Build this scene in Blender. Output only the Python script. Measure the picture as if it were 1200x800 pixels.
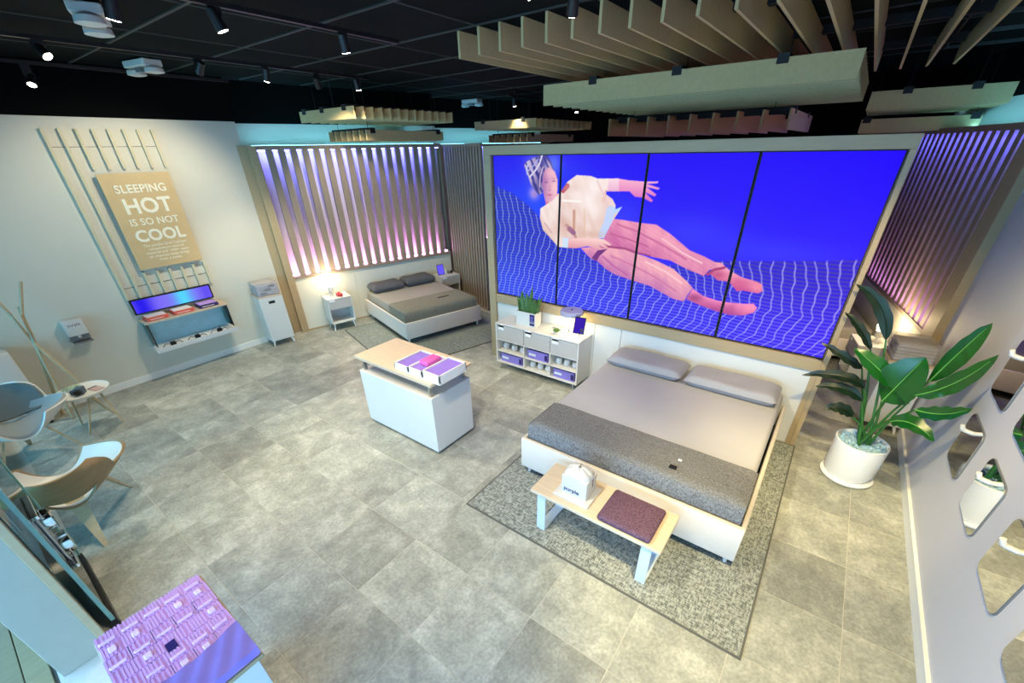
import bpy, bmesh, math, random
import numpy as np
from mathutils import Matrix, Vector
random.seed(7)
sc = bpy.context.scene
for o in list(bpy.data.objects): bpy.data.objects.remove(o)
COL = sc.collection
R = math.radians

# ------------------------------------------------------------------ camera
F_PX = 484.07
cam = bpy.data.cameras.new('camera'); camo = bpy.data.objects.new('camera', cam); COL.objects.link(camo)
cam.sensor_width = 36.0; cam.sensor_fit = 'HORIZONTAL'; cam.lens = F_PX / 1200 * 36
cam.shift_y = 69.12 / 1200; cam.clip_start = 0.02
RW = np.array([[0.804, 0.595, -0.019], [0.296, -0.427, -0.854], [-0.517, 0.681, -0.519]])
xr = Vector(RW[0]).normalized(); zr = Vector(-RW[2]).normalized(); yr = zr.cross(xr).normalized(); xr = yr.cross(zr)
mw = Matrix.Identity(4)
for i in range(3): mw[i][0], mw[i][1], mw[i][2] = xr[i], yr[i], zr[i]
mw.translation = Vector((2.819, -0.243, 2.93)); camo.matrix_world = mw
sc.camera = camo

# ------------------------------------------------------------------ world, exposure
def lin(c): return tuple((x / 255 / 12.92) if x / 255 <= 0.04045 else ((x / 255 + 0.055) / 1.055) ** 2.4 for x in c)
w = bpy.data.worlds.new('sky'); sc.world = w; w.use_nodes = True
bg = w.node_tree.nodes['Background']; bg.inputs[0].default_value = (*lin((138, 198, 250)), 1); bg.inputs[1].default_value = 6.0
sc.view_settings.view_transform = 'Standard'; sc.view_settings.look = 'None'
sc.view_settings.exposure = 0.85; sc.view_settings.gamma = 1.0; sc.view_settings.use_curve_mapping = False
sc.cycles.max_bounces = 6; sc.cycles.sample_clamp_indirect = 6.0
sc.cycles.caustics_reflective = False; sc.cycles.caustics_refractive = False

# ------------------------------------------------------------------ materials
def newmat(name):
    m = bpy.data.materials.new(name); m.use_nodes = True; nt = m.node_tree
    return m, nt, nt.nodes['Principled BSDF']
def mat(name, rgb, rough=0.5, metal=0.0, var=0.06, scale=12.0, bump=0.0, bscale=60.0, rnd=0.0, spec=0.5, stretch=None, alpha=1.0, coat=0.0, trans=0.0):
    """procedural: base colour varied by noise (and per object), optional fine bump"""
    m, nt, b = newmat(name); N = nt.nodes; L = nt.links
    c = lin(rgb)
    tc = N.new('ShaderNodeTexCoord'); src = tc.outputs['Object']
    oi = N.new('ShaderNodeObjectInfo')
    vm = N.new('ShaderNodeVectorMath'); vm.operation = 'ADD'
    sc3 = N.new('ShaderNodeVectorMath'); sc3.operation = 'SCALE'; sc3.inputs[0].default_value = (37, 19, 11)
    L.new(oi.outputs['Random'], sc3.inputs['Scale']); L.new(src, vm.inputs[0]); L.new(sc3.outputs[0], vm.inputs[1])
    src = vm.outputs[0]
    if stretch:
        mp = N.new('ShaderNodeMapping'); mp.inputs['Scale'].default_value = stretch; L.new(src, mp.inputs[0]); src = mp.outputs[0]
    nz = N.new('ShaderNodeTexNoise'); nz.inputs['Scale'].default_value = scale; nz.inputs['Detail'].default_value = 5; L.new(src, nz.inputs['Vector'])
    rp = N.new('ShaderNodeMapRange'); rp.inputs[1].default_value = 0.3; rp.inputs[2].default_value = 0.7
    rp.inputs[3].default_value = 1 - var; rp.inputs[4].default_value = 1 + var; L.new(nz.outputs[0], rp.inputs[0])
    val = rp.outputs[0]
    if rnd:
        r2 = N.new('ShaderNodeMapRange'); r2.inputs[3].default_value = 1 - rnd; r2.inputs[4].default_value = 1 + rnd; L.new(oi.outputs['Random'], r2.inputs[0])
        mu = N.new('ShaderNodeMath'); mu.operation = 'MULTIPLY'; L.new(val, mu.inputs[0]); L.new(r2.outputs[0], mu.inputs[1]); val = mu.outputs[0]
    cm = N.new('ShaderNodeVectorMath'); cm.operation = 'SCALE'; cm.inputs[0].default_value = c; L.new(val, cm.inputs['Scale'])
    L.new(cm.outputs[0], b.inputs['Base Color'])
    b.inputs['Roughness'].default_value = rough; b.inputs['Metallic'].default_value = metal
    b.inputs['Specular IOR Level'].default_value = spec; b.inputs['Coat Weight'].default_value = coat
    b.inputs['Alpha'].default_value = alpha; b.inputs['Transmission Weight'].default_value = trans
    if bump:
        n2 = N.new('ShaderNodeTexNoise'); n2.inputs['Scale'].default_value = bscale; n2.inputs['Detail'].default_value = 3; L.new(src, n2.inputs['Vector'])
        bp = N.new('ShaderNodeBump'); bp.inputs['Strength'].default_value = bump; bp.inputs['Distance'].default_value = 0.01
        L.new(n2.outputs[0], bp.inputs['Height']); L.new(bp.outputs[0], b.inputs['Normal'])
    return m
def emit(name, rgb, strength):
    m, nt, b = newmat(name); N = nt.nodes
    e = N.new('ShaderNodeEmission'); e.inputs[0].default_value = (*lin(rgb), 1); e.inputs[1].default_value = strength
    nt.links.new(e.outputs[0], N['Material Output'].inputs[0]); return m
def weave(name, rgb, rgb2, scale, rough=0.95):
    """two-tone woven cloth: two crossed stretched noises"""
    m, nt, b = newmat(name); N = nt.nodes; L = nt.links
    tc = N.new('ShaderNodeTexCoord'); mix = None; outs = []
    for st in ((1, 4, 1), (4, 1, 1)):
        mp = N.new('ShaderNodeMapping'); mp.inputs['Scale'].default_value = st; L.new(tc.outputs['Object'], mp.inputs[0])
        nz = N.new('ShaderNodeTexNoise'); nz.inputs['Scale'].default_value = scale; nz.inputs['Detail'].default_value = 2; L.new(mp.outputs[0], nz.inputs[0]); outs.append(nz.outputs[0])
    ad = N.new('ShaderNodeMath'); ad.operation = 'ADD'; L.new(outs[0], ad.inputs[0]); L.new(outs[1], ad.inputs[1])
    cr = N.new('ShaderNodeMapRange'); cr.inputs[1].default_value = 0.8; cr.inputs[2].default_value = 1.2; L.new(ad.outputs[0], cr.inputs[0])
    mx = N.new('ShaderNodeMix'); mx.data_type = 'RGBA'; mx.inputs[6].default_value = (*lin(rgb), 1); mx.inputs[7].default_value = (*lin(rgb2), 1)
    L.new(cr.outputs[0], mx.inputs[0]); L.new(mx.outputs[2], b.inputs['Base Color'])
    bp = N.new('ShaderNodeBump'); bp.inputs['Strength'].default_value = 0.35; bp.inputs['Distance'].default_value = 0.004; L.new(ad.outputs[0], bp.inputs['Height']); L.new(bp.outputs[0], b.inputs['Normal'])
    b.inputs['Roughness'].default_value = rough; b.inputs['Specular IOR Level'].default_value = 0.15
    return m
def tile_mat():
    m, nt, b = newmat('stone_tile'); N = nt.nodes; L = nt.links
    tc = N.new('ShaderNodeTexCoord'); oi = N.new('ShaderNodeObjectInfo')
    s3 = N.new('ShaderNodeVectorMath'); s3.operation = 'SCALE'; s3.inputs[0].default_value = (61, 43, 29); L.new(oi.outputs['Random'], s3.inputs['Scale'])
    va = N.new('ShaderNodeVectorMath'); L.new(tc.outputs['Object'], va.inputs[0]); L.new(s3.outputs[0], va.inputs[1])
    n1 = N.new('ShaderNodeTexNoise'); n1.inputs['Scale'].default_value = 3.4; n1.inputs['Detail'].default_value = 6; n1.inputs['Roughness'].default_value = 0.72; n1.inputs['Distortion'].default_value = 0.25; L.new(va.outputs[0], n1.inputs[0])
    n2 = N.new('ShaderNodeTexNoise'); n2.inputs['Scale'].default_value = 45; n2.inputs['Detail'].default_value = 4; L.new(va.outputs[0], n2.inputs[0])
    n3 = N.new('ShaderNodeTexVoronoi'); n3.inputs['Scale'].default_value = 70; L.new(va.outputs[0], n3.inputs[0])
    cr = N.new('ShaderNodeValToRGB'); e = cr.color_ramp.elements
    e[0].position = 0.30; e[0].color = (*lin((132, 136, 130)), 1); e[1].position = 0.70; e[1].color = (*lin((192, 195, 186)), 1)
    k = e.new(0.5); k.color = (*lin((158, 161, 153)), 1)
    L.new(n1.outputs[0], cr.inputs[0])
    mr = N.new('ShaderNodeMapRange'); mr.inputs[1].default_value = 0.3; mr.inputs[2].default_value = 0.7; mr.inputs[3].default_value = 0.82; mr.inputs[4].default_value = 1.16; L.new(n2.outputs[0], mr.inputs[0])
    r2 = N.new('ShaderNodeMapRange'); r2.inputs[3].default_value = 0.84; r2.inputs[4].default_value = 1.13; L.new(oi.outputs['Random'], r2.inputs[0])
    pit = N.new('ShaderNodeMapRange'); pit.inputs[1].default_value = 0.05; pit.inputs[2].default_value = 0.16; pit.inputs[3].default_value = 0.72; pit.inputs[4].default_value = 1.0; L.new(n3.outputs[0], pit.inputs[0])
    a = N.new('ShaderNodeMath'); a.operation = 'MULTIPLY'; L.new(mr.outputs[0], a.inputs[0]); L.new(r2.outputs[0], a.inputs[1])
    a2 = N.new('ShaderNodeMath'); a2.operation = 'MULTIPLY'; L.new(a.outputs[0], a2.inputs[0]); L.new(pit.outputs[0], a2.inputs[1])
    vs = N.new('ShaderNodeVectorMath'); vs.operation = 'SCALE'; L.new(cr.outputs[0], vs.inputs[0]); L.new(a2.outputs[0], vs.inputs['Scale'])
    n4 = N.new('ShaderNodeTexNoise'); n4.inputs['Scale'].default_value = 7; n4.inputs['Detail'].default_value = 8; n4.inputs['Roughness'].default_value = 0.8; L.new(va.outputs[0], n4.inputs[0])
    sc_ = N.new('ShaderNodeMapRange'); sc_.inputs[1].default_value = 0.56; sc_.inputs[2].default_value = 0.72; sc_.inputs[3].default_value = 0.0; sc_.inputs[4].default_value = 0.30; L.new(n4.outputs[0], sc_.inputs[0])
    mx = N.new('ShaderNodeMix'); mx.data_type = 'RGBA'; L.new(sc_.outputs[0], mx.inputs[0]); L.new(vs.outputs[0], mx.inputs[6]); mx.inputs[7].default_value = (*lin((212, 214, 206)), 1)
    L.new(mx.outputs[2], b.inputs['Base Color']); b.inputs['Roughness'].default_value = 0.42; b.inputs['Specular IOR Level'].default_value = 0.45
    bp = N.new('ShaderNodeBump'); bp.inputs['Strength'].default_value = 0.12; bp.inputs['Distance'].default_value = 0.004; L.new(n2.outputs[0], bp.inputs['Height']); L.new(bp.outputs[0], b.inputs['Normal'])
    return m
def attr_mat(name, strength=None, attr='Col'):
    m, nt, b = newmat(name); N = nt.nodes
    a = N.new('ShaderNodeAttribute'); a.attribute_name = attr
    if strength is not None:
        nt.links.new(a.outputs[0], b.inputs['Emission Color']); b.inputs['Emission Strength'].default_value = strength
        b.inputs['Base Color'].default_value = (0.004, 0.004, 0.005, 1); b.inputs['Roughness'].default_value = 0.35; b.inputs['Specular IOR Level'].default_value = 0.03
    else:
        nt.links.new(a.outputs[0], b.inputs['Base Color']); b.inputs['Roughness'].default_value = 0.8
    return m
def glass_mat(name, rgb, fac):
    m, nt, b = newmat(name); N = nt.nodes
    t = N.new('ShaderNodeBsdfTransparent'); t.inputs[0].default_value = (*lin(rgb), 1)
    g = N.new('ShaderNodeBsdfGlossy'); g.inputs['Roughness'].default_value = 0.03
    fr = N.new('ShaderNodeFresnel'); fr.inputs[0].default_value = 1.45
    ad = N.new('ShaderNodeMath'); ad.inputs[1].default_value = fac; nt.links.new(fr.outputs[0], ad.inputs[0])
    mx = N.new('ShaderNodeMixShader'); nt.links.new(ad.outputs[0], mx.inputs[0]); nt.links.new(t.outputs[0], mx.inputs[1]); nt.links.new(g.outputs[0], mx.inputs[2])
    nt.links.new(mx.outputs[0], N['Material Output'].inputs[0]); return m

M = dict(
    tile=tile_mat(), grout=mat('grout', (196, 194, 184), 0.9),
    wall=mat('painted_wall', (212, 210, 196), 0.75, var=0.015, scale=3, bump=0.04, bscale=120),
    wall_r=mat('painted_wall_grey', (205, 206, 212), 0.6, var=0.015, scale=3, bump=0.04, bscale=120),
    white=mat('white_laminate', (214, 214, 210), 0.4, var=0.015, scale=4),
    whitem=mat('white_metal', (225, 226, 226), 0.35, var=0.01),
    base=mat('baseboard_white', (236, 237, 232), 0.5, var=0.01),
    black=mat('matte_black', (9, 9, 10), 0.7), blackc=mat('black_ceiling_paint', (7, 8, 8), 0.95, spec=0.1),
    cpanel=mat('dark_ceiling_panel', (15, 19, 17), 0.95, var=0.25, scale=80, spec=0.1, rnd=0.15), cbar=mat('ceiling_tee', (48, 54, 50), 0.7),
    taupe=mat('taupe_frame', (170, 150, 116), 0.55, var=0.04, scale=6, stretch=(1, 1, 8)),
    slat=mat('slat_wood', (148, 131, 114), 0.6, var=0.08, scale=6, stretch=(6, 6, 0.6)),
    baffle=mat('baffle_felt', (192, 170, 124), 0.95, var=0.05, scale=30, bump=0.1, spec=0.1),
    batten=mat('cream_batten', (206, 196, 166), 0.6, var=0.04, scale=8),
    sign=mat('tan_sign', (205, 178, 132), 0.6, var=0.03, scale=8), signback=mat('sign_edge', (110, 105, 96), 0.7),
    cream=mat('cream_letter', (240, 236, 214), 0.5, var=0.01),
    oak=mat('pale_oak', (204, 184, 160), 0.5, var=0.07, scale=5, stretch=(1, 9, 9)),
    oakx=mat('pale_oak_bench', (216, 198, 172), 0.5, var=0.07, scale=5, stretch=(0.8, 10, 10)),
    ash=mat('ash_wood', (188, 168, 134), 0.5, var=0.09, scale=6, stretch=(2, 2, 9)),
    walnut=mat('plywood', (150, 124, 88), 0.45, var=0.12, scale=4, stretch=(8, 1, 1)),
    steel=mat('brushed_steel', (190, 194, 196), 0.3, 1.0, var=0.05, scale=40), chrome=mat('chrome', (225, 228, 230), 0.08, 1.0, var=0.0),
    greyc=mat('grey_cloth', (128, 130, 132), 0.95, var=0.08, scale=160, bump=0.15, bscale=400, spec=0.1),
    sheet=mat('grey_sheet', (174, 174, 178), 0.85, var=0.03, scale=3, spec=0.2), sheet2=mat('warm_grey_sheet', (160, 156, 146), 0.85, var=0.03, scale=3, spec=0.2),
    pillow=mat('grey_pillow', (158, 158, 164), 0.85, var=0.03, scale=5, spec=0.2), pillow_d=mat('charcoal_pillow', (92, 93, 98), 0.9, var=0.05, scale=8, spec=0.2),
    blanket=weave('heather_blanket', (96, 97, 99), (138, 140, 142), 60), blanket2=weave('olive_grey_blanket', (118, 118, 106), (142, 141, 128), 60),
    rug=weave('woven_rug', (100, 106, 104), (170, 176, 172), 24), rug2=weave('alcove_rug', (118, 126, 120), (158, 166, 158), 20), rugedge=mat('rug_binding', (96, 97, 92), 0.95),
    bedframe=mat('bed_cream', (220, 212, 202), 0.5, var=0.02), bedleg=mat('bed_leg', (214, 210, 206), 0.4),
    plum=weave('plum_fabric', (82, 62, 80), (116, 90, 110), 50),
    purple=mat('purple_gel', (150, 110, 222), 0.4, var=0.05), lilac=mat('lilac_gel', (204, 162, 226), 0.4, var=0.05, scale=6), violet=mat('violet_cover', (128, 112, 196), 0.6, var=0.05, scale=10),
    lav=mat('lavender_box', (128, 120, 205), 0.5, var=0.05), navy=mat('navy_print', (34, 24, 96), 0.4, var=0.02), pinkgel=mat('pink_gel', (214, 96, 176), 0.35, var=0.05),
    coral=mat('coral_print', (224, 92, 74), 0.5, var=0.04), creamtop=mat('cream_foam', (238, 230, 214), 0.7, var=0.02), red=mat('rose_bottle', (196, 52, 62), 0.35, var=0.1, scale=20),
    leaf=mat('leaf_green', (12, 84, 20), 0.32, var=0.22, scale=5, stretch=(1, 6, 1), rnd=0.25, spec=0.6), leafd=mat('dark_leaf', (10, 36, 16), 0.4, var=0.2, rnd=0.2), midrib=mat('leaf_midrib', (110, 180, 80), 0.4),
    stem=mat('green_stem', (52, 110, 48), 0.45, var=0.1), snake=mat('snake_leaf', (70, 108, 52), 0.4, var=0.5, scale=14, stretch=(1, 1, 6), rnd=0.2),
    gravel=mat('blue_white_gravel', (164, 204, 232), 0.6, var=0.25, scale=60, rnd=0.0), pot=mat('white_pot', (236, 238, 240), 0.3, var=0.01),
    mirror=mat('mirror_silver', (236, 238, 240), 0.02, 1.0, var=0.0), mirror_edge=mat('mirror_edge', (104, 110, 116), 0.4),
    plank=mat('outside_plank', (138, 122, 84), 0.7, var=0.1, scale=4, stretch=(8, 1, 1), rnd=0.1),
    concrete=mat('outside_base', (90, 88, 78), 0.9), brass=mat('metal_pin', (180, 160, 110), 0.3, 1.0),
    plastic=mat('clear_pack', (196, 192, 200), 0.15, var=0.05, alpha=0.35), stripes=mat('folded_blanket', (190, 188, 190), 0.9, var=0.2, scale=5, stretch=(1, 1, 10)),
    drawer=mat('grey_drawer', (186, 182, 178), 0.5, var=0.02), tagw=mat('white_tag', (240, 240, 240), 0.5), spotb=mat('spot_black', (14, 14, 15), 0.5), emw=mat('emergency_white', (214, 216, 210), 0.45),
    curtain=mat('taupe_slat_divider', (146, 130, 112), 0.7, var=0.08, scale=5, stretch=(4, 4, 0.5)),
    glass=glass_mat('clear_glass', (222, 244, 238), 0.04), glassd=glass_mat('door_glass', (196, 232, 226), 0.1),
    teal=mat('glass_edge_green', (126, 172, 164), 0.3, var=0.05), steelb=mat('blue_white_steel', (206, 220, 232), 0.3, 0.0, var=0.02),
    lampshade=mat('lavender_grey_lamp', (176, 172, 198), 0.5), bulb=emit('lamp_glow', (255, 236, 190), 9.0), spotglow=emit('spot_glow', (255, 246, 226), 30.0),
    led_top=emit('led_blue', (104, 110, 255), 28.0), led_bot=emit('led_pink', (246, 160, 250), 18.0), led_cove=emit('led_cyan', (120, 215, 250), 11.0),
    tabscreen=emit('tablet_screen', (58, 34, 170), .6), screen2=emit('tablet_violet', (96, 84, 235), .65),
    ink=mat('ink', (40, 34, 60), 0.5), softgrey=mat('device_grey', (120, 122, 124), 0.4), seatgrey=mat('chair_grey_cloth', (96, 106, 108), 0.9, var=0.06, scale=150, bump=0.1, bscale=300),
    seatlt=mat('chair_light_cloth', (146, 154, 156), 0.9, var=0.05, scale=150),
)

# ------------------------------------------------------------------ helpers
def link(o, parent=None):
    COL.objects.link(o)
    if parent is not None: o.parent = parent
    return o
def tag(o, label, cat, group=None):
    o['label'] = label; o['category'] = cat
    if group: o['group'] = group
    return o
def thing(name, label, cat, loc=(0, 0, 0), rotz=0, group=None):
    o = bpy.data.objects.new(name, None); o.empty_display_size = 0.1; COL.objects.link(o)
    o.location = loc; o.rotation_euler = (0, 0, rotz); return tag(o, label, cat, group)
def struct(o): o['kind'] = 'structure'; return o
class MB:
    """collects shapes in one bmesh; all coordinates minus an origin"""
    def __init__(s, o=(0, 0, 0)): s.bm = bmesh.new(); s.o = Vector(o)
    def box(s, x0, x1, y0, y1, z0, z1, bev=0.0, seg=1):
        r = bmesh.ops.create_cube(s.bm, size=1); vs = r['verts']
        for v in vs:
            v.co = Vector((x0 if v.co.x < 0 else x1, y0 if v.co.y < 0 else y1, z0 if v.co.z < 0 else z1)) - s.o
        if bev:
            es = list({e for v in vs for e in v.link_edges})
            bmesh.ops.bevel(s.bm, geom=es, offset=bev, segments=seg, affect='EDGES', profile=0.5)
        return s
    def mbox(s, mtx, sx, sy, sz, bev=0.0):
        r = bmesh.ops.create_cube(s.bm, size=1); vs = r['verts']
        for v in vs: v.co = mtx @ Vector((v.co.x * sx, v.co.y * sy, v.co.z * sz)) - s.o
        if bev: bmesh.ops.bevel(s.bm, geom=list({e for v in vs for e in v.link_edges}), offset=bev, segments=1, affect='EDGES')
        return s
    def cyl(s, p, q, r0, r1=None, n=14):
        p = Vector(p); q = Vector(q); r1 = r0 if r1 is None else r1; d = q - p
        m = Matrix.Translation((p + q) / 2) @ d.to_track_quat('Z', 'Y').to_matrix().to_4x4()
        r = bmesh.ops.create_cone(s.bm, cap_ends=True, segments=n, radius1=r0, radius2=r1, depth=d.length)
        for v in r['verts']: v.co = m @ v.co - s.o
        return s
    def tube(s, pts, rad, n=8):
        pts = [Vector(p) for p in pts]; rings = []
        rs = rad if isinstance(rad, (list, tuple)) else [rad] * len(pts)
        for i, p in enumerate(pts):
            d = (pts[min(i + 1, len(pts) - 1)] - pts[max(i - 1, 0)]).normalized(); q = d.to_track_quat('Z', 'Y')
            rings.append([s.bm.verts.new(p + q @ Vector((math.cos(2 * math.pi * k / n) * rs[i], math.sin(2 * math.pi * k / n) * rs[i], 0)) - s.o) for k in range(n)])
        for a, b in zip(rings, rings[1:]):
            for k in range(n): s.bm.faces.new((a[k], a[(k + 1) % n], b[(k + 1) % n], b[k]))
        s.bm.faces.new(rings[0][::-1]); s.bm.faces.new(rings[-1]); return s
    def lathe(s, prof, c=(0, 0, 0), n=28, sx=1, sy=1):
        c = Vector(c); rings = []
        for r, z in prof:
            rings.append([s.bm.verts.new(c + Vector((r * sx * math.cos(2 * math.pi * k / n), r * sy * math.sin(2 * math.pi * k / n), z)) - s.o) for k in range(n)])
        for a, b in zip(rings, rings[1:]):
            for k in range(n): s.bm.faces.new((a[k], a[(k + 1) % n], b[(k + 1) % n], b[k]))
        s.bm.faces.new(rings[0][::-1]); s.bm.faces.new(rings[-1]); return s
    def prism(s, pts, d):
        """pts: ordered planar 3-d outline, d: extrusion vector"""
        d = Vector(d); a = [s.bm.verts.new(Vector(p) - s.o) for p in pts]; b = [s.bm.verts.new(Vector(p) + d - s.o) for p in pts]; n = len(a)
        s.bm.faces.new(a[::-1]); s.bm.faces.new(b)
        for i in range(n): s.bm.faces.new((a[i], a[(i + 1) % n], b[(i + 1) % n], b[i]))
        return s
    def grid(s, f, nu, nv, th=0.0, lift=0.0):
        """surface f(u,v) for u,v in 0..1; th: thickness along the normal"""
        g = [[Vector(f(i / nu, j / nv)) for j in range(nv + 1)] for i in range(nu + 1)]
        def lay(off):
            L = []
            for i in range(nu + 1):
                row = []
                for j in range(nv + 1):
                    p = g[i][j]
                    if off:
                        du = g[min(i + 1, nu)][j] - g[max(i - 1, 0)][j]; dv = g[i][min(j + 1, nv)] - g[i][max(j - 1, 0)]
                        nn = du.cross(dv)
                        if nn.length > 1e-9: p = p + nn.normalized() * off
                    row.append(s.bm.verts.new(p - s.o))
                L.append(row)
            return L
        A = lay(-lift)
        for i in range(nu):
            for j in range(nv): s.bm.faces.new((A[i][j], A[i + 1][j], A[i + 1][j + 1], A[i][j + 1]))
        if th:
            B = lay(-th - lift)
            for i in range(nu):
                for j in range(nv): s.bm.faces.new((B[i][j], B[i][j + 1], B[i + 1][j + 1], B[i + 1][j]))
            for i in range(nu):
                s.bm.faces.new((A[i][0], B[i][0], B[i + 1][0], A[i + 1][0])); s.bm.faces.new((A[i][nv], A[i + 1][nv], B[i + 1][nv], B[i][nv]))
            for j in range(nv):
                s.bm.faces.new((A[0][j], A[0][j + 1], B[0][j + 1], B[0][j])); s.bm.faces.new((A[nu][j], B[nu][j], B[nu][j + 1], A[nu][j + 1]))
        return s
    def build(s, name, m, parent=None, smooth=False, label=None):
        bmesh.ops.recalc_face_normals(s.bm, faces=s.bm.faces)
        me = bpy.data.meshes.new(name); s.bm.to_mesh(me); s.bm.free()
        me.materials.append(M[m] if isinstance(m, str) else m)
        if smooth:
            for p in me.polygons: p.use_smooth = True
            me.set_sharp_from_angle(angle=R(40))
        o = bpy.data.objects.new(name, me); link(o, parent)
        if label: o['label'] = label
        return o
def inst(src, parent, loc=(0, 0, 0), rot=(0, 0, 0), scale=None):
    o = src.copy(); COL.objects.link(o); o.parent = parent; o.location = loc; o.rotation_euler = rot
    if scale: o.scale = scale
    return o
def copy_tree(o, parent=None):
    c = o.copy(); COL.objects.link(c); c.parent = parent
    for ch in list(o.children): copy_tree(ch, c)
    return c
def text(body, size, m, parent, loc, xdir, ydir, extrude=0.002, offset=0.0, align='CENTER', name='lettering', space=1.0, line=1.0):
    cu = bpy.data.curves.new('t', 'FONT'); cu.body = body; cu.size = size; cu.extrude = extrude; cu.offset = offset
    cu.align_x = align; cu.space_character = space; cu.space_line = line; cu.resolution_u = 3
    t = bpy.data.objects.new('t', cu); COL.objects.link(t); dg = bpy.context.evaluated_depsgraph_get()
    me = bpy.data.meshes.new_from_object(t.evaluated_get(dg)); bpy.data.objects.remove(t); bpy.data.curves.remove(cu)
    me.materials.clear(); me.materials.append(M[m]); o = bpy.data.objects.new(name, me); link(o, parent)
    X = Vector(xdir).normalized(); Y = Vector(ydir).normalized(); Z = X.cross(Y); q = Matrix.Identity(4)
    for i in range(3): q[i][0], q[i][1], q[i][2] = X[i], Y[i], Z[i]
    q.translation = Vector(loc); o.matrix_local = q
    return o
def spot_lamp(parent, loc, target, watts, deg, rgb=(255, 236, 205), blend=0.6, size=0.05):
    l = bpy.data.lights.new('spot_light', 'SPOT'); l.energy = watts; l.spot_size = R(deg); l.spot_blend = blend; l.color = lin(rgb); l.shadow_soft_size = size
    o = bpy.data.objects.new('spot_light', l); link(o, parent); d = Vector(target) - Vector(loc)
    o.rotation_euler = d.to_track_quat('-Z', 'Y').to_euler()
    o.location = Vector(loc) - (parent.location if parent else Vector())
    return o

# ------------------------------------------------------------------ setting: floor
T = 0.61
fl = struct(MB().box(-6.6, 4.9, -0.95, 11.2, -0.12, -0.0025).build('floor', 'grout'))
tm = MB().box(-T / 2 + .0025, T / 2 - .0025, -T / 2 + .0025, T / 2 - .0025, -0.02, 0, bev=0.001).build('tile', 'tile', fl)
first = True
for j in range(-1, 16):
    for i in range(-9, 7):
        if i * T + .61 > 4.65 or (j > 12 and i > 3): continue
        if first: tm.location = (i * T + T / 2, j * T + T / 2, 0); first = False
        else: inst(tm, fl, (i * T + T / 2, j * T + T / 2, 0), (0, 0, random.choice((0, math.pi / 2, math.pi, -math.pi / 2))))
# walk outside the shop front
ext = struct(MB().box(-7, 6, -4.2, -0.951, -0.12, -0.012).build('floor_outside', 'concrete'))
pm = MB().box(-1.195, 1.195, -0.0575, 0.0575, -0.011, 0, bev=0.003).build('plank', 'plank', ext); first = True
for j in range(10):
    for i in range(-2, 2):
        lc = (i * 2.4 + 0.4 + (j % 3) * 0.8 - 0.6, -1.03 - j * 0.12, 0)
        if first: pm.location = lc; first = False
        else: inst(pm, ext, lc)
# ------------------------------------------------------------------ setting: walls
def wall(name, m, x0, x1, y0, y1, z0, z1): return struct(MB().box(x0, x1, y0, y1, z0, z1).build(name, m))
wall('wall_left', 'wall', -5.25, -5.05, -0.95, 3.32, 0, 3.372)
wall('trim_1', 'blackc', -5.25, -5.05, -0.95, 3.32, 3.372, 3.95)
wall('baseboard_left', 'base', -5.05, -5.036, -0.7, 3.22, 0, 0.10)
wall('wall_right', 'wall_r', 4.07, 4.27, -0.95, 6.02, 0, 3.372)
wall('trim_2', 'blackc', 4.07, 4.27, -0.95, 6.02, 3.372, 3.95)
br = struct(MB().box(4.052, 4.07, -0.7, 5.94, 0, 0.125).box(4.046, 4.07, -0.7, 5.94, 0.11, 0.127, bev=0.003).build('baseboard_right', 'base'))
wall('wall_back', 'blackc', -6.6, 4.9, 10.9, 11.1, 0, 3.95)
wall('wall_side', 'blackc', -6.6, -6.45, 3.0, 10.9, 0, 3.95)
wall('wall_corner', 'blackc', 4.75, 4.9, 5.9, 10.9, 0, 3.95)
# shop front: white pier with taupe edge, glazing left of it, open doorway to the right, black lintel above
pier = struct(MB().box(-0.88, -0.44, -0.93, -0.70, 0, 2.95, bev=0.003).build('wall_front', mat('pier_paint', (156, 152, 136), .7, var=.02)))
MB().box(-0.46, -0.425, -0.70, -0.655, 0, 2.95, bev=0.004).build('edge_trim', 'taupe', pier)
wall('trim_3', 'blackc', -6.6, 4.9, -0.95, -0.70, 2.95, 3.95)
wall('wall_entry', 'wall', 3.35, 4.07, -0.95, -0.70, 0, 2.95)
wall('added_sky_block_canopy', 'concrete', -7, 6, -3.4, -0.95, 2.98, 3.10)  # unseen canopy, added to keep open sky off the pier and foreground
wn = struct(MB().box(-5.05, -4.98, -0.90, -0.78, 0, 2.95).box(-0.95, -0.88, -0.90, -0.78, 0, 2.95).box(-4.98, -0.95, -0.90, -0.78, 0, 0.08).box(-4.98, -0.95, -0.90, -0.78, 2.88, 2.95).build('window_1', 'steel'))
for k in range(3): MB().box(-4.98 + k * 1.343, -4.98 + (k + 1) * 1.343 - 0.012, -0.846, -0.834, 0.08, 2.88).build('pane', 'glass', wn)
# ceiling
ce = struct(MB().box(-6.6, 4.9, -0.95, 11.1, 3.93, 4.0).build('ceiling', 'blackc'))
cp = MB().box(-0.59, 0.59, -0.47, 0.47, -0.02, 0.0, bev=0.002).build('ceiling_panel', 'cpanel', ce); first = True
for i in range(-3, 5):
    for j in range(-2, 7):
        lc = (-2.8 + 1.2 * i + 0.6, 1.66 + 0.96 * j + 0.48, 3.928)
        if lc[0] < -5.0 + .4 or lc[0] > 3.9 or lc[1] < -0.3: continue
        if first: cp.location = lc; first = False
        else: inst(cp, ce, lc)
for j in range(-1, 8): MB().box(-5.05, 4.07, 1.66 + .96 * j - .014, 1.66 + .96 * j + .014, 3.898, 3.93).build('grid_bar', 'cbar', ce)
for i in range(-1, 6): MB().box(-2.8 + 1.2 * i - .008, -2.8 + 1.2 * i + .008, -0.7, 8.4, 3.9, 3.93).build('grid_bar', 'cbar', ce)

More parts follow.
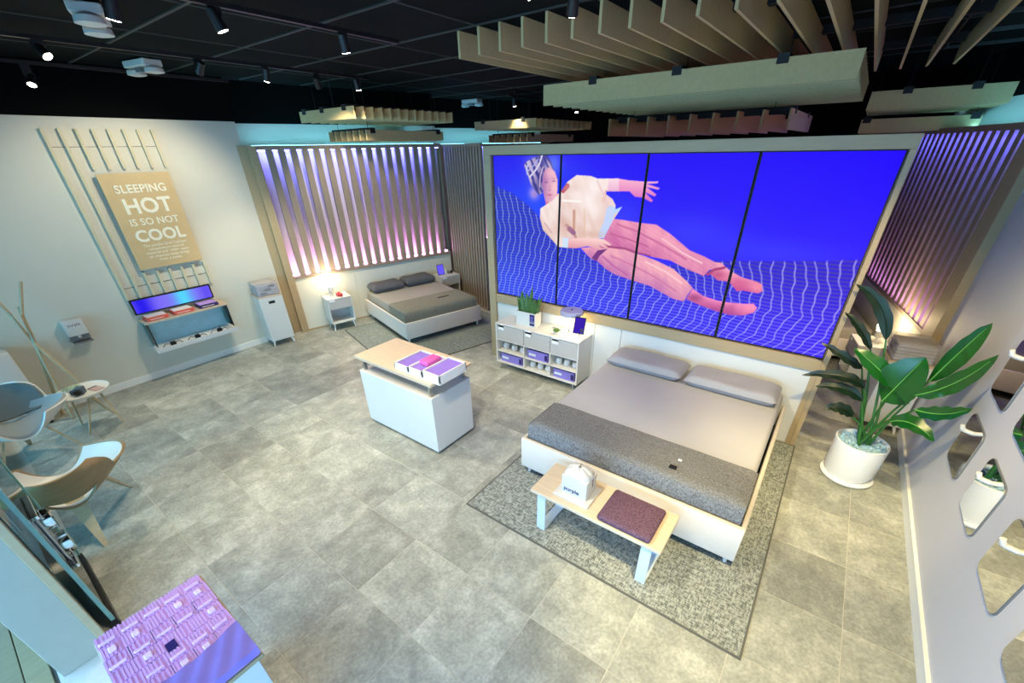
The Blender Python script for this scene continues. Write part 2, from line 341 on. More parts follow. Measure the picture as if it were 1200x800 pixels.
# ------------------------------------------------------------------ setting: slatted, back-lit headboard walls
def slat_wall(name, loc, rot, sg, length, top='led_top', bot='led_bot'):
    """local x: towards the room is sg*x, local y runs along the wall"""
    root = bpy.data.objects.new(name, None); COL.objects.link(root); root.location = loc; root.rotation_euler = (0, 0, rot); struct(root)
    def b(n, m, xa, xb, ya, yb, za, zb, bev=0.0):
        xs = sorted((xa * sg, xb * sg)); return MB().box(xs[0], xs[1], ya, yb, za, zb, bev=bev).build(n, m, root)
    b('back_panel', 'white', -0.30, -0.24, 0, length, 0.9, 3.02)
    b('upper_wall', 'wall', -0.62, -0.55, -0.35, length + 0.2, 0, 3.372)
    b('upper_band', 'blackc', -0.62, -0.55, -0.35, length + 0.2, 3.372, 3.93)
    b('jamb', 'taupe', -0.55, 0.03, -0.12 if sg > 0 else -0.26, 0.0, 0, 3.06, bev=0.003)
    if sg > 0: b('jamb_return', 'taupe', -0.55, -0.08, -0.25, -0.12, 0, 3.06)
    b('rail', 'slat', -0.24, 0.0, 0, length, 3.0, 3.06, bev=0.002); b('rail', 'slat', -0.24, 0.012, 0, length, 0.985, 1.03, bev=0.002)
    n = int(round(length / 0.182)); s0 = None
    for k in range(n):
        yc = (k + 0.03) * 0.182 + 0.118 + 0.05
        if yc > length - 0.03: break
        if s0 is None:
            xs = sorted((-0.056 * sg, -0.004 * sg)); s0 = MB().box(xs[0], xs[1], -0.050, 0.050, 1.03, 3.0).build('slat', 'slat', root); s0.location = (0, yc, 0)
        else: inst(s0, root, (0, yc, 0))
    b('led_strip', top, -0.16, -0.09, 0.02, length - 0.02, 2.985, 2.998); b('led_strip', bot, -0.16, -0.09, 0.02, length - 0.02, 1.032, 1.045)
    b('cove_strip', 'led_cove', -0.34, -0.30, 0, length, 3.062, 3.067)
    w = length / 3
    for k in range(3): b('headboard_panel', 'wall', -0.24, -0.02, k * w + .001, (k + 1) * w - .001, 0.012, 0.985)
    b('plinth', 'taupe', -0.24, -0.012, 0, length, 0, 0.03)
    return root
AL, AR = R(-16), R(12)
OL = Vector((-4.89, 3.45, 0)); ORr = Vector((3.96, 6.25, 0))
slat_wall('wall_alcove_left', OL, AL, 1, 3.27)
slat_wall('wall_alcove_right', ORr, AR, -1, 3.6, emit('led_blue_bright', (80, 86, 255), 60.0), emit('led_violet_bright', (206, 140, 255), 22.0))
def lw(n, u, z=0): return (OL.x + n * math.cos(-AL) + u * math.sin(-AL), OL.y - n * math.sin(-AL) + u * math.cos(-AL), z)   # left alcove: n into the room, u along
def rw(n, u, z=0): return (ORr.x - n * math.cos(AR) - u * math.sin(AR), ORr.y - n * math.sin(AR) + u * math.cos(AR), z)
slat_wall('wall_alcove_far', lw(-0.72, 3.75), AL, 1, 3.0)
# ------------------------------------------------------------------ setting: the video wall
vw = struct(MB().box(-1.26, 3.11, 4.71, 4.98, 0, 2.975).build('wall_video', 'taupe'))
MB().box(-1.26, 3.115, 4.615, 4.71, 2.875, 2.978, bev=.003).build('frame_top', 'taupe', vw)
MB().box(-1.26, -1.14, 4.615, 4.71, 0.0, 2.875, bev=.003).build('frame_side', 'taupe', vw); MB().box(3.07, 3.115, 4.615, 4.71, 0.0, 2.875, bev=.003).build('frame_side', 'taupe', vw)
MB().box(-1.14, 3.07, 4.63, 4.71, 0.915, 1.045, bev=.003).build('frame_bottom', 'taupe', vw)
for a, b_ in ((-1.14, 0.535), (0.54, 0.915), (0.92, 3.02)): MB().box(a, b_, 4.655, 4.71, 0.0, 0.913, bev=.002).build('panel', 'white', vw)
MB().box(3.02, 3.07, 4.64, 4.71, 0, 0.915).build('edge_strip', 'taupe', vw)

# ------------------------------------------------------------------ the picture on the four displays
POLY = {
'sweater':[(-0.375,2.273),(-0.186,2.38),(-0.079,2.479),(0.01,2.587),(0.129,2.658),(0.318,2.65),(0.401,2.625),(0.56,2.629),(0.662,2.631),(0.678,2.504),(0.521,2.499),(0.525,2.467),(0.609,2.421),(0.653,2.361),(0.659,2.316),(0.736,2.348),(0.659,2.225),(0.614,2.141),(0.559,2.02),(0.548,1.99),(0.242,1.963),(0.06,1.952),(0.054,1.832),(-0.089,1.83),(-0.208,1.926),(-0.33,2.021),(-0.379,2.161)],
'face':[(-0.321,2.706),(-0.248,2.743),(-0.173,2.689),(-0.134,2.607),(-0.129,2.496),(-0.149,2.401),(-0.222,2.34),(-0.3,2.375),(-0.333,2.452),(-0.355,2.557),(-0.344,2.641)],
'neck':[(-0.327,2.433),(-0.127,2.459),(-0.09,2.441),(-0.185,2.37),(-0.284,2.287),(-0.299,2.356)],
'hair':[(-0.628,2.742),(-0.615,2.788),(-0.473,2.843),(-0.374,2.873),(-0.301,2.873),(-0.225,2.788),(-0.186,2.707),(-0.248,2.743),(-0.308,2.706),(-0.343,2.604),(-0.346,2.451),(-0.404,2.43),(-0.47,2.486),(-0.523,2.543),(-0.576,2.657)],
'armR':[(0.662,2.629),(0.775,2.615),(0.961,2.606),(1.11,2.61),(1.108,2.595),(0.983,2.586),(1.139,2.547),(1.122,2.534),(0.987,2.557),(1.11,2.486),(1.096,2.467),(0.976,2.507),(1.084,2.426),(1.067,2.411),(0.96,2.452),(0.874,2.457),(0.804,2.508),(0.678,2.504)],
'handL':[(0.055,1.949),(0.29,1.969),(0.463,1.984),(0.549,1.98),(0.649,1.931),(0.64,1.912),(0.537,1.932),(0.607,1.895),(0.595,1.878),(0.482,1.907),(0.525,1.873),(0.504,1.859),(0.416,1.874),(0.327,1.879),(0.178,1.838),(0.054,1.832)],
'pantsU':[(0.561,2.02),(0.647,2.215),(0.766,2.209),(0.984,2.192),(1.161,2.187),(1.332,2.103),(1.566,1.956),(1.723,1.911),(1.846,1.864),(1.915,1.866),(1.965,1.825),(1.861,1.794),(1.808,1.78),(1.766,1.709),(1.578,1.758),(1.381,1.827),(1.137,1.846),(0.969,1.866),(0.833,1.9),(0.645,1.871),(0.476,1.854)],
'pantsD':[(0.239,1.85),(0.415,1.878),(0.532,1.87),(0.631,1.89),(0.832,1.904),(0.969,1.866),(1.223,1.808),(1.431,1.739),(1.604,1.624),(1.677,1.564),(1.635,1.469),(1.611,1.396),(1.492,1.405),(1.189,1.514),(0.961,1.546),(0.734,1.587),(0.614,1.634),(0.489,1.712),(0.392,1.737)],
'dark':[(0.404,1.744),(0.477,1.844),(0.61,1.878),(0.507,1.776),(0.478,1.711)],
'footU':[(1.86,1.803),(1.965,1.825),(2.028,1.789),(2.146,1.744),(2.28,1.723),(2.34,1.702),(2.362,1.635),(2.325,1.608),(2.178,1.615),(2.128,1.598),(2.027,1.686),(1.916,1.684),(1.816,1.743)],
'footD':[(1.679,1.556),(1.797,1.496),(1.965,1.467),(2.079,1.468),(2.212,1.477),(2.314,1.495),(2.356,1.458),(2.338,1.403),(2.243,1.352),(2.11,1.334),(1.96,1.352),(1.773,1.391),(1.633,1.43)]}
def inpoly(P, X, Z):
    r = np.zeros(X.shape, bool); n = len(P)
    for i in range(n):
        (x0, z0), (x1, z1) = P[i], P[(i + 1) % n]
        if z0 == z1: continue
        c = ((z0 > Z) != (z1 > Z)) & (X < (x1 - x0) * (Z - z0) / (z1 - z0) + x0); r ^= c
    return r
def segd(X, Z, pts):
    d = np.full(X.shape, 9.0)
    for (x0, z0), (x1, z1) in zip(pts, pts[1:]):
        vx, vz = x1 - x0, z1 - z0; t = np.clip(((X - x0) * vx + (Z - z0) * vz) / (vx * vx + vz * vz), 0, 1)
        d = np.minimum(d, np.hypot(X - x0 - t * vx, Z - z0 - t * vz))
    return d
def picture(X, Z):
    """srgb picture (0..255) over the display plane, metres"""
    def ss(a, b, v): t = np.clip((v - a) / (b - a), 0, 1); return t * t * (3 - 2 * t)
    def C(c): return np.array(c, float)
    fx = np.clip((X + 1.13) / 4.2, 0, 1)[..., None]; fz = np.clip((Z - 1.06) / 1.8, 0, 1)[..., None]
    img = C((62, 92, 250)) * (1 - fz) + C((44, 34, 240)) * fz
    img = img * (1 - fx) + (C((70, 60, 255)) * (1 - fz) + C((36, 0, 252)) * fz) * fx
    g = np.exp(-(((X + 0.35) / 0.75) ** 2 + ((Z - 2.3) / 0.42) ** 2))[..., None]; img = img * (1 - .55 * g) + C((40, 100, 255)) * .55 * g
    for cx, cz, sx, sz, k in ((1.55, 2.15, .45, .16, .35), (2.35, 2.02, .6, .12, .35), (0.75, 2.22, .25, .2, .4), (-.05, 2.75, .3, .12, .25)):
        g = np.exp(-(((X - cx) / sx) ** 2 + ((Z - cz) / sz) ** 2))[..., None]; img = img * (1 - k * g) + C((72, 84, 255)) * k * g
    # the net: pale wavering cords crossed by fine dark gaps
    top = np.where(X < 1.2, np.interp(X, [-1.2, -0.82, -0.55, -0.28, 0.24, 0.735, 1.2], [2.56, 2.446, 2.305, 2.095, 1.83, 1.6, 1.55]), np.interp(X, [1.2, 1.524, 1.777, 2.18, 2.74, 3.02, 3.2], [1.75, 1.82, 1.882, 1.929, 1.994, 2.04, 2.09]))
    m = ss(0.0, 0.03, top - Z)[..., None]
    img = img * (1 - m) + (C((46, 52, 232)) * (1 - fx) + C((58, 36, 246)) * fx) * m
    zz = Z + 0.025 * np.sin(3 * X)
    h = ss(.42, .30, np.abs(((zz / 0.0365 + 0.6 * X) % 1) - .5) * 2)[..., None]      # 1 inside a dark gap
    low = ss(1.95, 1.15, Z)[..., None]
    lit = (C((78, 108, 250)) * (1 - fx) + C((98, 78, 255)) * fx) * (.72 + .28 * low); gap = C((38, 40, 214)) * (1 - fx) + C((44, 18, 236)) * fx
    img = img * (1 - m) + (lit * (1 - h) + gap * h) * m
    dl = np.interp(Z, [1.06, 1.25, 1.63, 1.98, 2.42, 2.6], [-.20, -.135, 0, .08, 0, -.03]); dr = np.interp(Z, [1.06, 1.16, 1.45, 1.70, 1.98, 2.1], [-.03, .04, .125, .085, 0, -.03])
    kx = ss(-.2, 1.6, X); ph = (X - dl * (1 - kx) - dr * kx + 0.012 * np.sin(17 * Z + 9 * X) + .006 * np.sin(41 * Z + 3 * X)) / 0.094
    cd = .9 * ss(.85, .96, np.abs((ph % 1) - .5) * 2)[..., None]
    img = img * (1 - m * cd) + (C((160, 184, 255)) * (1 - fx) + C((186, 176, 255)) * fx) * m * cd
    def put(mask, col): img[mask] = col[mask] if isinstance(col, np.ndarray) and col.ndim == 3 else col
    def tone(a, b, t): t = np.clip(t, 0, 1)[..., None]; return C(a) * (1 - t) + C(b) * t
    def vn(x, y, sd):
        g = np.random.RandomState(sd).rand(64, 64); xi = np.floor(x).astype(int); yi = np.floor(y).astype(int); a = x - xi; b = y - yi; a = a * a * (3 - 2 * a); b = b * b * (3 - 2 * b)
        q = lambda i, j: g[(xi + i) % 64, (yi + j) % 64]
        return (q(0, 0) * (1 - a) + q(1, 0) * a) * (1 - b) + (q(0, 1) * (1 - a) + q(1, 1) * a) * b
    rx, rz = X * .9 + Z * .45, Z * .9 - X * .45
    fold = np.clip(.55 * vn(rx * 13, rz * 5, 1) + .3 * vn(rx * 26, rz * 11, 2) + .15 * vn(rx * 50, rz * 30, 3), 0, 1); fold = ss(.25, .75, fold)
    soft = .6 * vn(X * 7, Z * 7, 5) + .4 * vn(X * 17, Z * 17, 6)
    put(inpoly(POLY['neck'], X, Z), tone((206, 112, 150), (236, 160, 176), (Z - 2.3) / .15))
    def dab(cx, cz, sx, sz, col, k, msk=None, rot=0.0):
        dx, dz = X - cx, Z - cz; ca, sa = math.cos(rot), math.sin(rot); ux, uz = dx * ca + dz * sa, dz * ca - dx * sa
        g = k * np.exp(-((ux / sx) ** 2 + (uz / sz) ** 2))
        if msk is not None: g = g * msk
        g = g[..., None]; img[:] = img * (1 - g) + C(col) * g
    hr = inpoly(POLY['hair'], X, Z); st = ss(.2, .8, vn((X * .75 + Z * .55) * 52, (Z - X) * 6, 8))
    dab(-.20, 2.77, .11, .13, (118, 158, 246), .6); dab(-.45, 2.80, .17, .09, (110, 120, 226), .6); dab(-.52, 2.68, .10, .14, (104, 110, 220), .5)
    put(hr, tone((70, 66, 150), (196, 180, 214), st))
    dab(-.40, 2.56, .06, .13, (46, 40, 120), .6, hr); dab(-.36, 2.80, .06, .07, (60, 54, 140), .5, hr)
    dab(-.475, 2.445, .075, .07, (206, 176, 232), .85, (~hr) * 1.0); dab(-.47, 2.44, .035, .035, (150, 110, 190), .5)
    fa = inpoly(POLY['face'], X, Z); put(fa, tone((196, 138, 186), (244, 190, 202), .55 + .9 * (X + .25) / .2))
    dab(-.34, 2.52, .05, .2, (150, 96, 170), .5, fa); dab(-.18, 2.52, .035, .06, (252, 206, 208), .6, fa); dab(-.24, 2.68, .06, .04, (250, 200, 206), .5, fa)
    for ex, ez in ((-.295, 2.575), (-.185, 2.59)):
        dab(ex, ez, .024, .008, (96, 62, 130), .75, fa); dab(ex, ez + .03, .032, .006, (150, 96, 150), .5, fa)
    dab(-.238, 2.52, .012, .03, (206, 136, 170), .5, fa); dab(-.245, 2.487, .02, .007, (180, 104, 150), .6, fa); dab(-.24, 2.435, .036, .010, (186, 76, 120), .8, fa); dab(-.24, 2.40, .03, .012, (210, 140, 176), .5, fa)
    for pts, wd, col in ([[(-.36, 2.865), (-.40, 2.77), (-.47, 2.69), (-.54, 2.63)], .010, (220, 216, 248)], [[(-.345, 2.74), (-.385, 2.64), (-.39, 2.52)], .007, (214, 182, 216)], [[(-.56, 2.78), (-.595, 2.72), (-.58, 2.66)], .009, (190, 200, 250)], [[(-.42, 2.82), (-.5, 2.74), (-.56, 2.70)], .007, (170, 176, 240)]):
        put(segd(X, Z, pts) < wd, C(col))
    pu = inpoly(POLY['pantsU'], X, Z); rib = 0.5 + 0.5 * np.sin((Z * 0.94 + X * 0.42) * 150)
    put(pu, tone((196, 96, 160), (246, 166, 190), 0.02 + 0.62 * ss(1.78, 2.16, Z + .33 * (X - 1.0)) + .12 * rib + .28 * fold))
    pd = inpoly(POLY['pantsD'], X, Z)
    put(pd, tone((190, 110, 176), (250, 180, 190), 0.02 + 0.7 * ss(1.5, 1.82, Z + .28 * (X - .9)) + .08 * rib + .3 * fold - .1))
    put(inpoly(POLY['dark'], X, Z), C((120, 58, 130)))
    put((segd(X, Z, [(.55, 1.9), (.83, 1.9), (.97, 1.868), (1.14, 1.85)]) < .012) & (pu | pd), C((168, 78, 130)))
    put((segd(X, Z, [(1.665, 1.57), (1.62, 1.5), (1.60, 1.42)]) < .03) & inpoly(POLY['footD'], X, Z), C((150, 60, 96)))
    sw = inpoly(POLY['sweater'], X, Z)
    put(sw, tone((222, 182, 168), (251, 236, 232), .22 + .55 * ss(.1, .9, .5 * vn(rx * 9, rz * 3.2, 1) + .5 * vn(rx * 20, rz * 8, 2)) + .35 * ss(1.95, 2.55, Z)))
    put((segd(X, Z, [(.60, 2.3), (.58, 2.15), (.52, 2.02)]) < .055) & sw, C((196, 214, 250)))
    put((segd(X, Z, [(.66, 2.31), (.735, 2.348)]) < .035) & sw, C((190, 216, 250)))
    for pts, wd, col in ([[(.12, 2.27), (.13, 2.05)], .018, (206, 158, 136)], [[(.02, 2.1), (.12, 2.05), (.16, 1.97)], .02, (196, 146, 140)], [[(.06, 2.06), (.13, 2.02)], .03, (150, 96, 140)], [[(-.05, 2.49), (.01, 2.54)], .03, (190, 80, 96)], [[(.26, 2.3), (.28, 2.0)], .012, (232, 196, 176)], [[(-.3, 2.1), (-.2, 2.0)], .012, (214, 176, 176)], [[(-.05, 2.38), (.2, 2.38)], .012, (252, 246, 240)], [[(.52, 2.5), (.50, 2.4)], .02, (240, 200, 190)], [[(.40, 2.6), (.5, 2.45)], .012, (236, 206, 206)]):
        put((segd(X, Z, pts) < wd) & sw, C(col))
    dab(-.02, 2.12, .09, .16, (206, 160, 150), .55, sw, .5); dab(.40, 2.02, .16, .05, (216, 172, 156), .6, sw); dab(.30, 2.42, .10, .16, (255, 244, 242), .6, sw); dab(.05, 2.52, .10, .05, (226, 186, 178), .5, sw); dab(.56, 2.44, .05, .10, (238, 200, 206), .5, sw); dab(-.2, 2.2, .07, .1, (250, 240, 238), .6, sw)
    sl = sw & (X > .54) & (Z > 2.49); put(sl, tone((236, 176, 210), (252, 220, 232), (Z - 2.49) / .14))
    put(inpoly(POLY['armR'], X, Z), tone((222, 120, 196), (250, 178, 206), (Z - 2.44) / .17))
    put(inpoly(POLY['handL'], X, Z), tone((226, 160, 170), (252, 208, 204), (Z - 1.85) / .11))
    put(sw & (np.abs(X - .02) < .045) & (Z < 1.95), C((206, 228, 252)))
    put(inpoly(POLY['footU'], X, Z), tone((206, 84, 140), (255, 170, 196), (Z - 1.62 + .2 * (X - 2.1)) / .2 + .8 * (soft - .5)))
    put(inpoly(POLY['footD'], X, Z), tone((176, 76, 140), (252, 146, 196), (Z - 1.33 + .1 * (X - 2)) / .16 + .8 * (soft - .5)))
    for pts, wd, col in ([[(.70, 2.16), (.95, 2.10), (1.25, 1.99), (1.55, 1.86)], .010, (206, 112, 160)], [[(.62, 2.05), (.85, 2.01), (1.1, 1.95)], .009, (196, 100, 150)], [[(.66, 1.80), (.95, 1.72), (1.25, 1.62), (1.5, 1.5)], .010, (212, 126, 172)], [[(.55, 1.78), (.72, 1.68), (.9, 1.6)], .010, (190, 104, 168)], [[(1.25, 2.05), (1.5, 1.92), (1.72, 1.84)], .009, (250, 196, 206)], [[(1.1, 1.78), (1.35, 1.70), (1.55, 1.6)], .009, (255, 206, 210)]):
        put((segd(X, Z, pts) < wd) & (pu | pd), C(col))
    fu, fd_ = inpoly(POLY['footU'], X, Z), inpoly(POLY['footD'], X, Z)
    dab(1.90, 1.74, .07, .05, (176, 70, 118), .6, fu); dab(2.30, 1.67, .04, .05, (255, 150, 170), .6, fu); dab(2.17, 1.63, .12, .02, (206, 90, 150), .6, fu); dab(1.72, 1.46, .09, .05, (150, 66, 120), .6, fd_); dab(2.28, 1.43, .06, .04, (255, 150, 176), .5, fd_); dab(2.0, 1.35, .2, .02, (176, 80, 160), .6, fd_)
    put((segd(X, Z, [(1.80, 1.73), (1.86, 1.79), (1.95, 1.82)]) < .014), C((170, 70, 120)))
    return img
def srgb_lin(a): a = np.clip(a, 0, 255) / 255; return np.where(a <= .04045, a / 12.92, ((a + .055) / 1.055) ** 2.4)
def colour_sheet(name, x0, x1, z0, z1, y, res, fn, m, parent, org):
    nx = max(2, int((x1 - x0) / res)); nz = max(2, int((z1 - z0) / res))
    xs = np.linspace(x0, x1, nx + 1); zs = np.linspace(z0, z1, nz + 1); X, Z = np.meshgrid(xs, zs)
    co = np.stack([X - org[0], np.full(X.shape, y - org[1]), Z - org[2]], -1).reshape(-1, 3)
    idx = np.arange((nx + 1) * (nz + 1)).reshape(nz + 1, nx + 1)
    q = np.stack([idx[:-1, :-1], idx[:-1, 1:], idx[1:, 1:], idx[1:, :-1]], -1).reshape(-1, 4)
    me = bpy.data.meshes.new(name); me.vertices.add(len(co)); me.vertices.foreach_set('co', co.ravel())
    me.loops.add(q.size); me.loops.foreach_set('vertex_index', q.ravel().astype(np.int32)); me.polygons.add(len(q))
    me.polygons.foreach_set('loop_start', np.arange(0, q.size, 4, dtype=np.int32)); me.update(calc_edges=True)
    # average a 3x3 block of samples per vertex so that edges stay clean
    acc = 0
    for dx in (-.33, 0, .33):
        for dz in (-.33, 0, .33): acc = acc + srgb_lin(fn(X + dx * res, Z + dz * res))
    col = np.concatenate([acc / 9, np.ones(X.shape + (1,))], -1).reshape(-1, 4)
    at = me.color_attributes.new('Col', 'FLOAT_COLOR', 'POINT'); at.data.foreach_set('color', col.astype(np.float32).ravel())
    me.materials.append(m); o = bpy.data.objects.new(name, me); link(o, parent); return o
SCREEN = attr_mat('display_picture', 0.56)
TVL = ["leftmost tall display of the video wall, showing the woman's face and windblown hair", "second tall display from the left, showing a cream sweater and two hands", "third tall display from the left, showing pink trousers and lower legs", "rightmost tall display of the video wall, showing bare feet above the white net"]
xs = [(-1.13, -0.095), (-0.085, 0.968), (0.978, 2.022), (2.032, 3.062)]
for (a, b_), lb in zip(xs, TVL):
    t = thing('display_panel', lb, 'display', ((a + b_) / 2, 4.70, 1.05), group='four tall displays of the video wall')
    o = ((a + b_) / 2, 4.70, 1.05)
    MB(o).box(a, b_, 4.664, 4.709, 1.05, 2.872).build('casing', 'black', t)
    colour_sheet('screen', a + .010, b_ - .010, 1.064, 2.864, 4.6625, 0.0068, picture, SCREEN, t, o)

# ------------------------------------------------------------------ big bed, rug, bench
def rug(name, label, cat, x0, x1, y0, y1, m, loc=(0, 0, 0), rot=0):
    t = thing(name, label, cat, loc, rot)
    MB().box(x0 + .012, x1 - .012, y0 + .012, y1 - .012, 0.001, 0.010).build('pile', m, t)
    e = MB()
    for a in ((x0, x1, y0, y0 + .014), (x0, x1, y1 - .014, y1), (x0, x0 + .014, y0 + .014, y1 - .014), (x1 - .014, x1, y0 + .014, y1 - .014)): e.box(*a, 0.001, 0.012)
    e.build('binding', 'rugedge', t); return t
rug('area_rug', 'large grey woven rug under the big bed before the video wall', 'rug', -1.22, 1.22, 0, 2.82, 'rug', (1.91, 1.79, 0))
def soft_box(x0, x1, y0, y1, z0, z1, r, nx=16, ny=16, puff=0.0, seed=0, sag=0.0):
    """rounded cushion block as two height fields closed at the rim"""
    def prof(t): t = abs(2 * t - 1); return (1 - max(0, (t - (1 - r)) / r) ** 2.2) ** 0.5 if t < 1 else 0.0
    rnd = random.Random(seed); ph = [rnd.uniform(0, 6) for _ in range(4)]
    def f(top):
        def g(u, v):
            k = prof(u) * prof(v); zc = (z0 + z1) / 2; hh = (z1 - z0) / 2
            wv = puff * (math.sin(u * 9 + ph[0]) * math.sin(v * 7 + ph[1])) * k
            return (x0 + (x1 - x0) * u, y0 + (y1 - y0) * v, zc + (hh * k * (1 if top else -1)) + (wv if top else 0))
        return g
    mb = MB()
    mb.grid(f(True), nx, ny); mb.grid(f(False), nx, ny)
    bmesh.ops.remove_doubles(mb.bm, verts=mb.bm.verts, dist=0.0006); return mb
def bed(label, loc, rot, W, Lg, head_z, sheet, blanket, blank_y, zr, zt, group=None, frm='bedframe'):
    """local: x across, y from foot (0) to head (Lg)"""
    t = thing('bed', label, 'bed', loc, rot, group)
    z0 = 0.11
    MB().box(-W / 2, W / 2, 0, 0.045, z0, zr, bev=.012, seg=2).build('foot_rail', frm, t, True)
    for s in (-1, 1): MB().box(min(s * W / 2, s * (W / 2 - .035)), max(s * W / 2, s * (W / 2 - .035)), 0.045, Lg, z0, zr - .005, bev=.008).build('side_rail', frm, t)
    MB().box(-W / 2 + .04, W / 2 - .04, .05, Lg - .02, z0 + .04, z0 + .09).build('slat_base', 'black', t)
    for sx in (-1, 1):
        for y in (0.07, Lg - .12): MB().cyl((sx * (W / 2 - .07), y, z0 + .06), (sx * (W / 2 - .06), y, 0.011), .028, .014).build('leg', 'bedleg', t, True)
    w = W / 2 - .058
    MB().box(-w, w, .075, Lg - .01, z0 + .1, zt, bev=.05, seg=4).build('mattress', sheet, t, True)
    # blanket folded over the foot end: top sheet, the foot drop and the two side drops
    b = MB(); o = .012; zb = zr - .17
    def prof(s):   # s 0..1 down the foot side then over the top
        pts = [(.062, zb), (.060, zt - .05), (.078, zt - .008), (.115, zt + o), (blank_y * .6, zt + o + .003), (blank_y, zt + o - .006)]
        k = s * (len(pts) - 1); i = min(int(k), len(pts) - 2); q = k - i
        return (pts[i][0] * (1 - q) + pts[i + 1][0] * q, pts[i][1] * (1 - q) + pts[i + 1][1] * q)
    def f(u, v):
        y, z = prof(v); a = (u - .5) * 2; e = abs(a)
        x = a * (w + .012); 
        if e > .965: z = min(z, zt - .01) if v > .4 else z
        return (x, y, z + .004 * math.sin(u * 21 + v * 5) * math.sin(v * 9))
    b.grid(f, 40, 20, th=.008)
    for s in (-1, 1): b.box(min(s * (w + .014), s * (w + .004)), max(s * (w + .014), s * (w + .004)), .09, blank_y, zr - .12, zt - .004, bev=.003)
    b.build('blanket', blanket, t, True)
    return t
bt = bed('large bed with grey sheets and heather grey foot blanket before the video wall', (1.888, 2.47, 0), 0, 2.055, 2.16, 1, 'sheet', 'blanket', .56, .46, .615)
MB().box(.36, .42, .18, .23, .628, .640, bev=.004).build('care_tag', 'black', bt); MB().box(.395, .425, .32, .345, .629, .634).build('care_tag', 'tagw', bt)
def pillow(label, loc, rot, W, D, H, m, group, seed, tilt=0):
    o = soft_box(-W / 2, W / 2, -D / 2, D / 2, 0, H, .30, 26, 18, .005, seed).build('pillow', m, None, True)
    o.location = loc; o.rotation_euler = (tilt, 0, rot); return tag(o, label, 'pillow', group)
pillow('grey pillow on the left half of the large bed, beside the cabinet', (1.41, 4.36, .617), R(0), .90, .42, .13, 'pillow', 'pillows on the large bed', 1)
pillow('grey pillow on the right half of the large bed, nearer the potted plant', (2.36, 4.36, .617), R(0), .92, .42, .13, 'pillow', 'pillows on the large bed', 2)
t = thing('bench', 'low pale oak bench with flat steel legs at the foot of the bed', 'bench', (1.905, 2.15, 0))
MB().box(-.565, .565, -.215, .215, .415, .447, bev=.004).build('seat_board', 'oakx', t)
for s in (-1, 1):
    g = MB()
    for y in (-.20, .12): g.box(s * .46 - .04, s * .46 + .04, y, y + .012, .011, .415)
    g.box(s * .46 - .04, s * .46 + .04, -.188, .12, .011, .023); g.box(s * .46 - .04, s * .46 + .04, -.188, .12, .403, .415)
    g.build('leg_frame', 'steelb', t)
cu = MB().box(-.215, .215, -.185, .185, 0, .055, bev=.027, seg=4); o = cu.build('seat_cushion', 'plum', None, True); o.location = (2.165, 2.13, .448); tag(o, 'flat plum fabric cushion lying on the oak bench', 'cushion')
t = thing('sample_box', 'white cube box with gathered cloth top on a white tray on the bench', 'box', (1.69, 2.13, .448))
MB().box(-.16, .16, -.135, .135, 0, .022, bev=.004).build('tray', 'white', t)
MB().box(-.115, .115, -.08, .10, .022, .20, bev=.006, seg=2).build('carton', 'white', t, True)
def bag(u, v):
    a = u * 2 * math.pi; r = 1 - v; rr = max(abs(math.cos(a)), abs(math.sin(a)))
    k = (1 / rr) * .35 + .72 if v < .5 else 1.0
    return (.108 * math.cos(a) * k * math.cos(v * 1.45) * (1 + .03 * math.sin(a * 11)), .088 * math.sin(a) * k * math.cos(v * 1.45) * (1 + .03 * math.sin(a * 11)) + .01, .198 + .075 * math.sin(v * 1.5) + .007 * math.sin(a * 7) * v)
MB().grid(bag, 44, 8).build('gathered_cloth', 'white', t, True)
text('purple', .055, 'navy', t, (-.02, -.0815, .055), (1, 0, 0), (0, 0, 1), .0006, .0008)
text('purple', .034, 'navy', t, (.1158, .035, .15), (0, 0, 1), (0, -1, 0), .0006, .0006)

# ------------------------------------------------------------------ island counter and foam tray
t = thing('island_counter', 'white island counter with raised oak top in the middle of the floor', 'counter', (-.68, 2.48, 0))
MB().box(-.61, .61, -.30, .30, .035, .73, bev=.004).build('body', 'white', t)
MB().box(-.57, .57, -.27, .27, 0.001, .035).build('plinth', 'softgrey', t)
for sx in (-1, 1):
    for sy in (-1, 1): MB().box(sx * .55 - .016, sx * .55 + .016, sy * .25 - .016, sy * .25 + .016, .73, .88).build('post', 'steel', t)
MB().box(-.63, .64, -.315, .315, .88, .918, bev=.003).build('top', 'oak', t)
t = thing('sample_tray', 'white tray of purple gel samples on the island counter', 'tray', (-.29, 2.41, .9185))
def tray(x0, x1, h):
    g = MB().box(x0, x1, -.20, .20, 0, .02); 
    for a in ((x0, x0 + .016, -.20, .20), (x1 - .016, x1, -.20, .20), (x0, x1, -.20, -.184), (x0, x1, .184, .20)): g.box(*a, 0.02, h, bev=.002)
    return g
for x0, x1, h, m, nm in ((-.345, -.125, .075, 'purple', 'gel_sample'), (-.12, .09, .085, 'purple', 'gel_sample'), (.095, .345, .105, 'purple', 'gel_sample')):
    c = tray(x0, x1, h).build('tray_section', 'whitem', t)
    MB().box(x0 + .017, x1 - .017, -.183, .183, .02, h - .03).build(nm, m, c)
    rb = MB(); k = 13
    for i in range(k):
        xx = x0 + .022 + (x1 - x0 - .044) * i / (k - 1); rb.box(xx - .0025, xx + .0025, -.18, .18, h - .03, h - .014)
    for i in range(20):
        yy = -.178 + .356 * i / 19; rb.box(x0 + .02, x1 - .02, yy - .0025, yy + .0025, h - .03, h - .015)
    rb.build('gel_grid', mat('pale_gel_%d' % int(h * 1000), (176, 146, 236), .4), c)
MB().box(-.075, .055, -.08, .13, .072, .125, bev=.014, seg=2).build('pink_block', 'pinkgel', t, True)

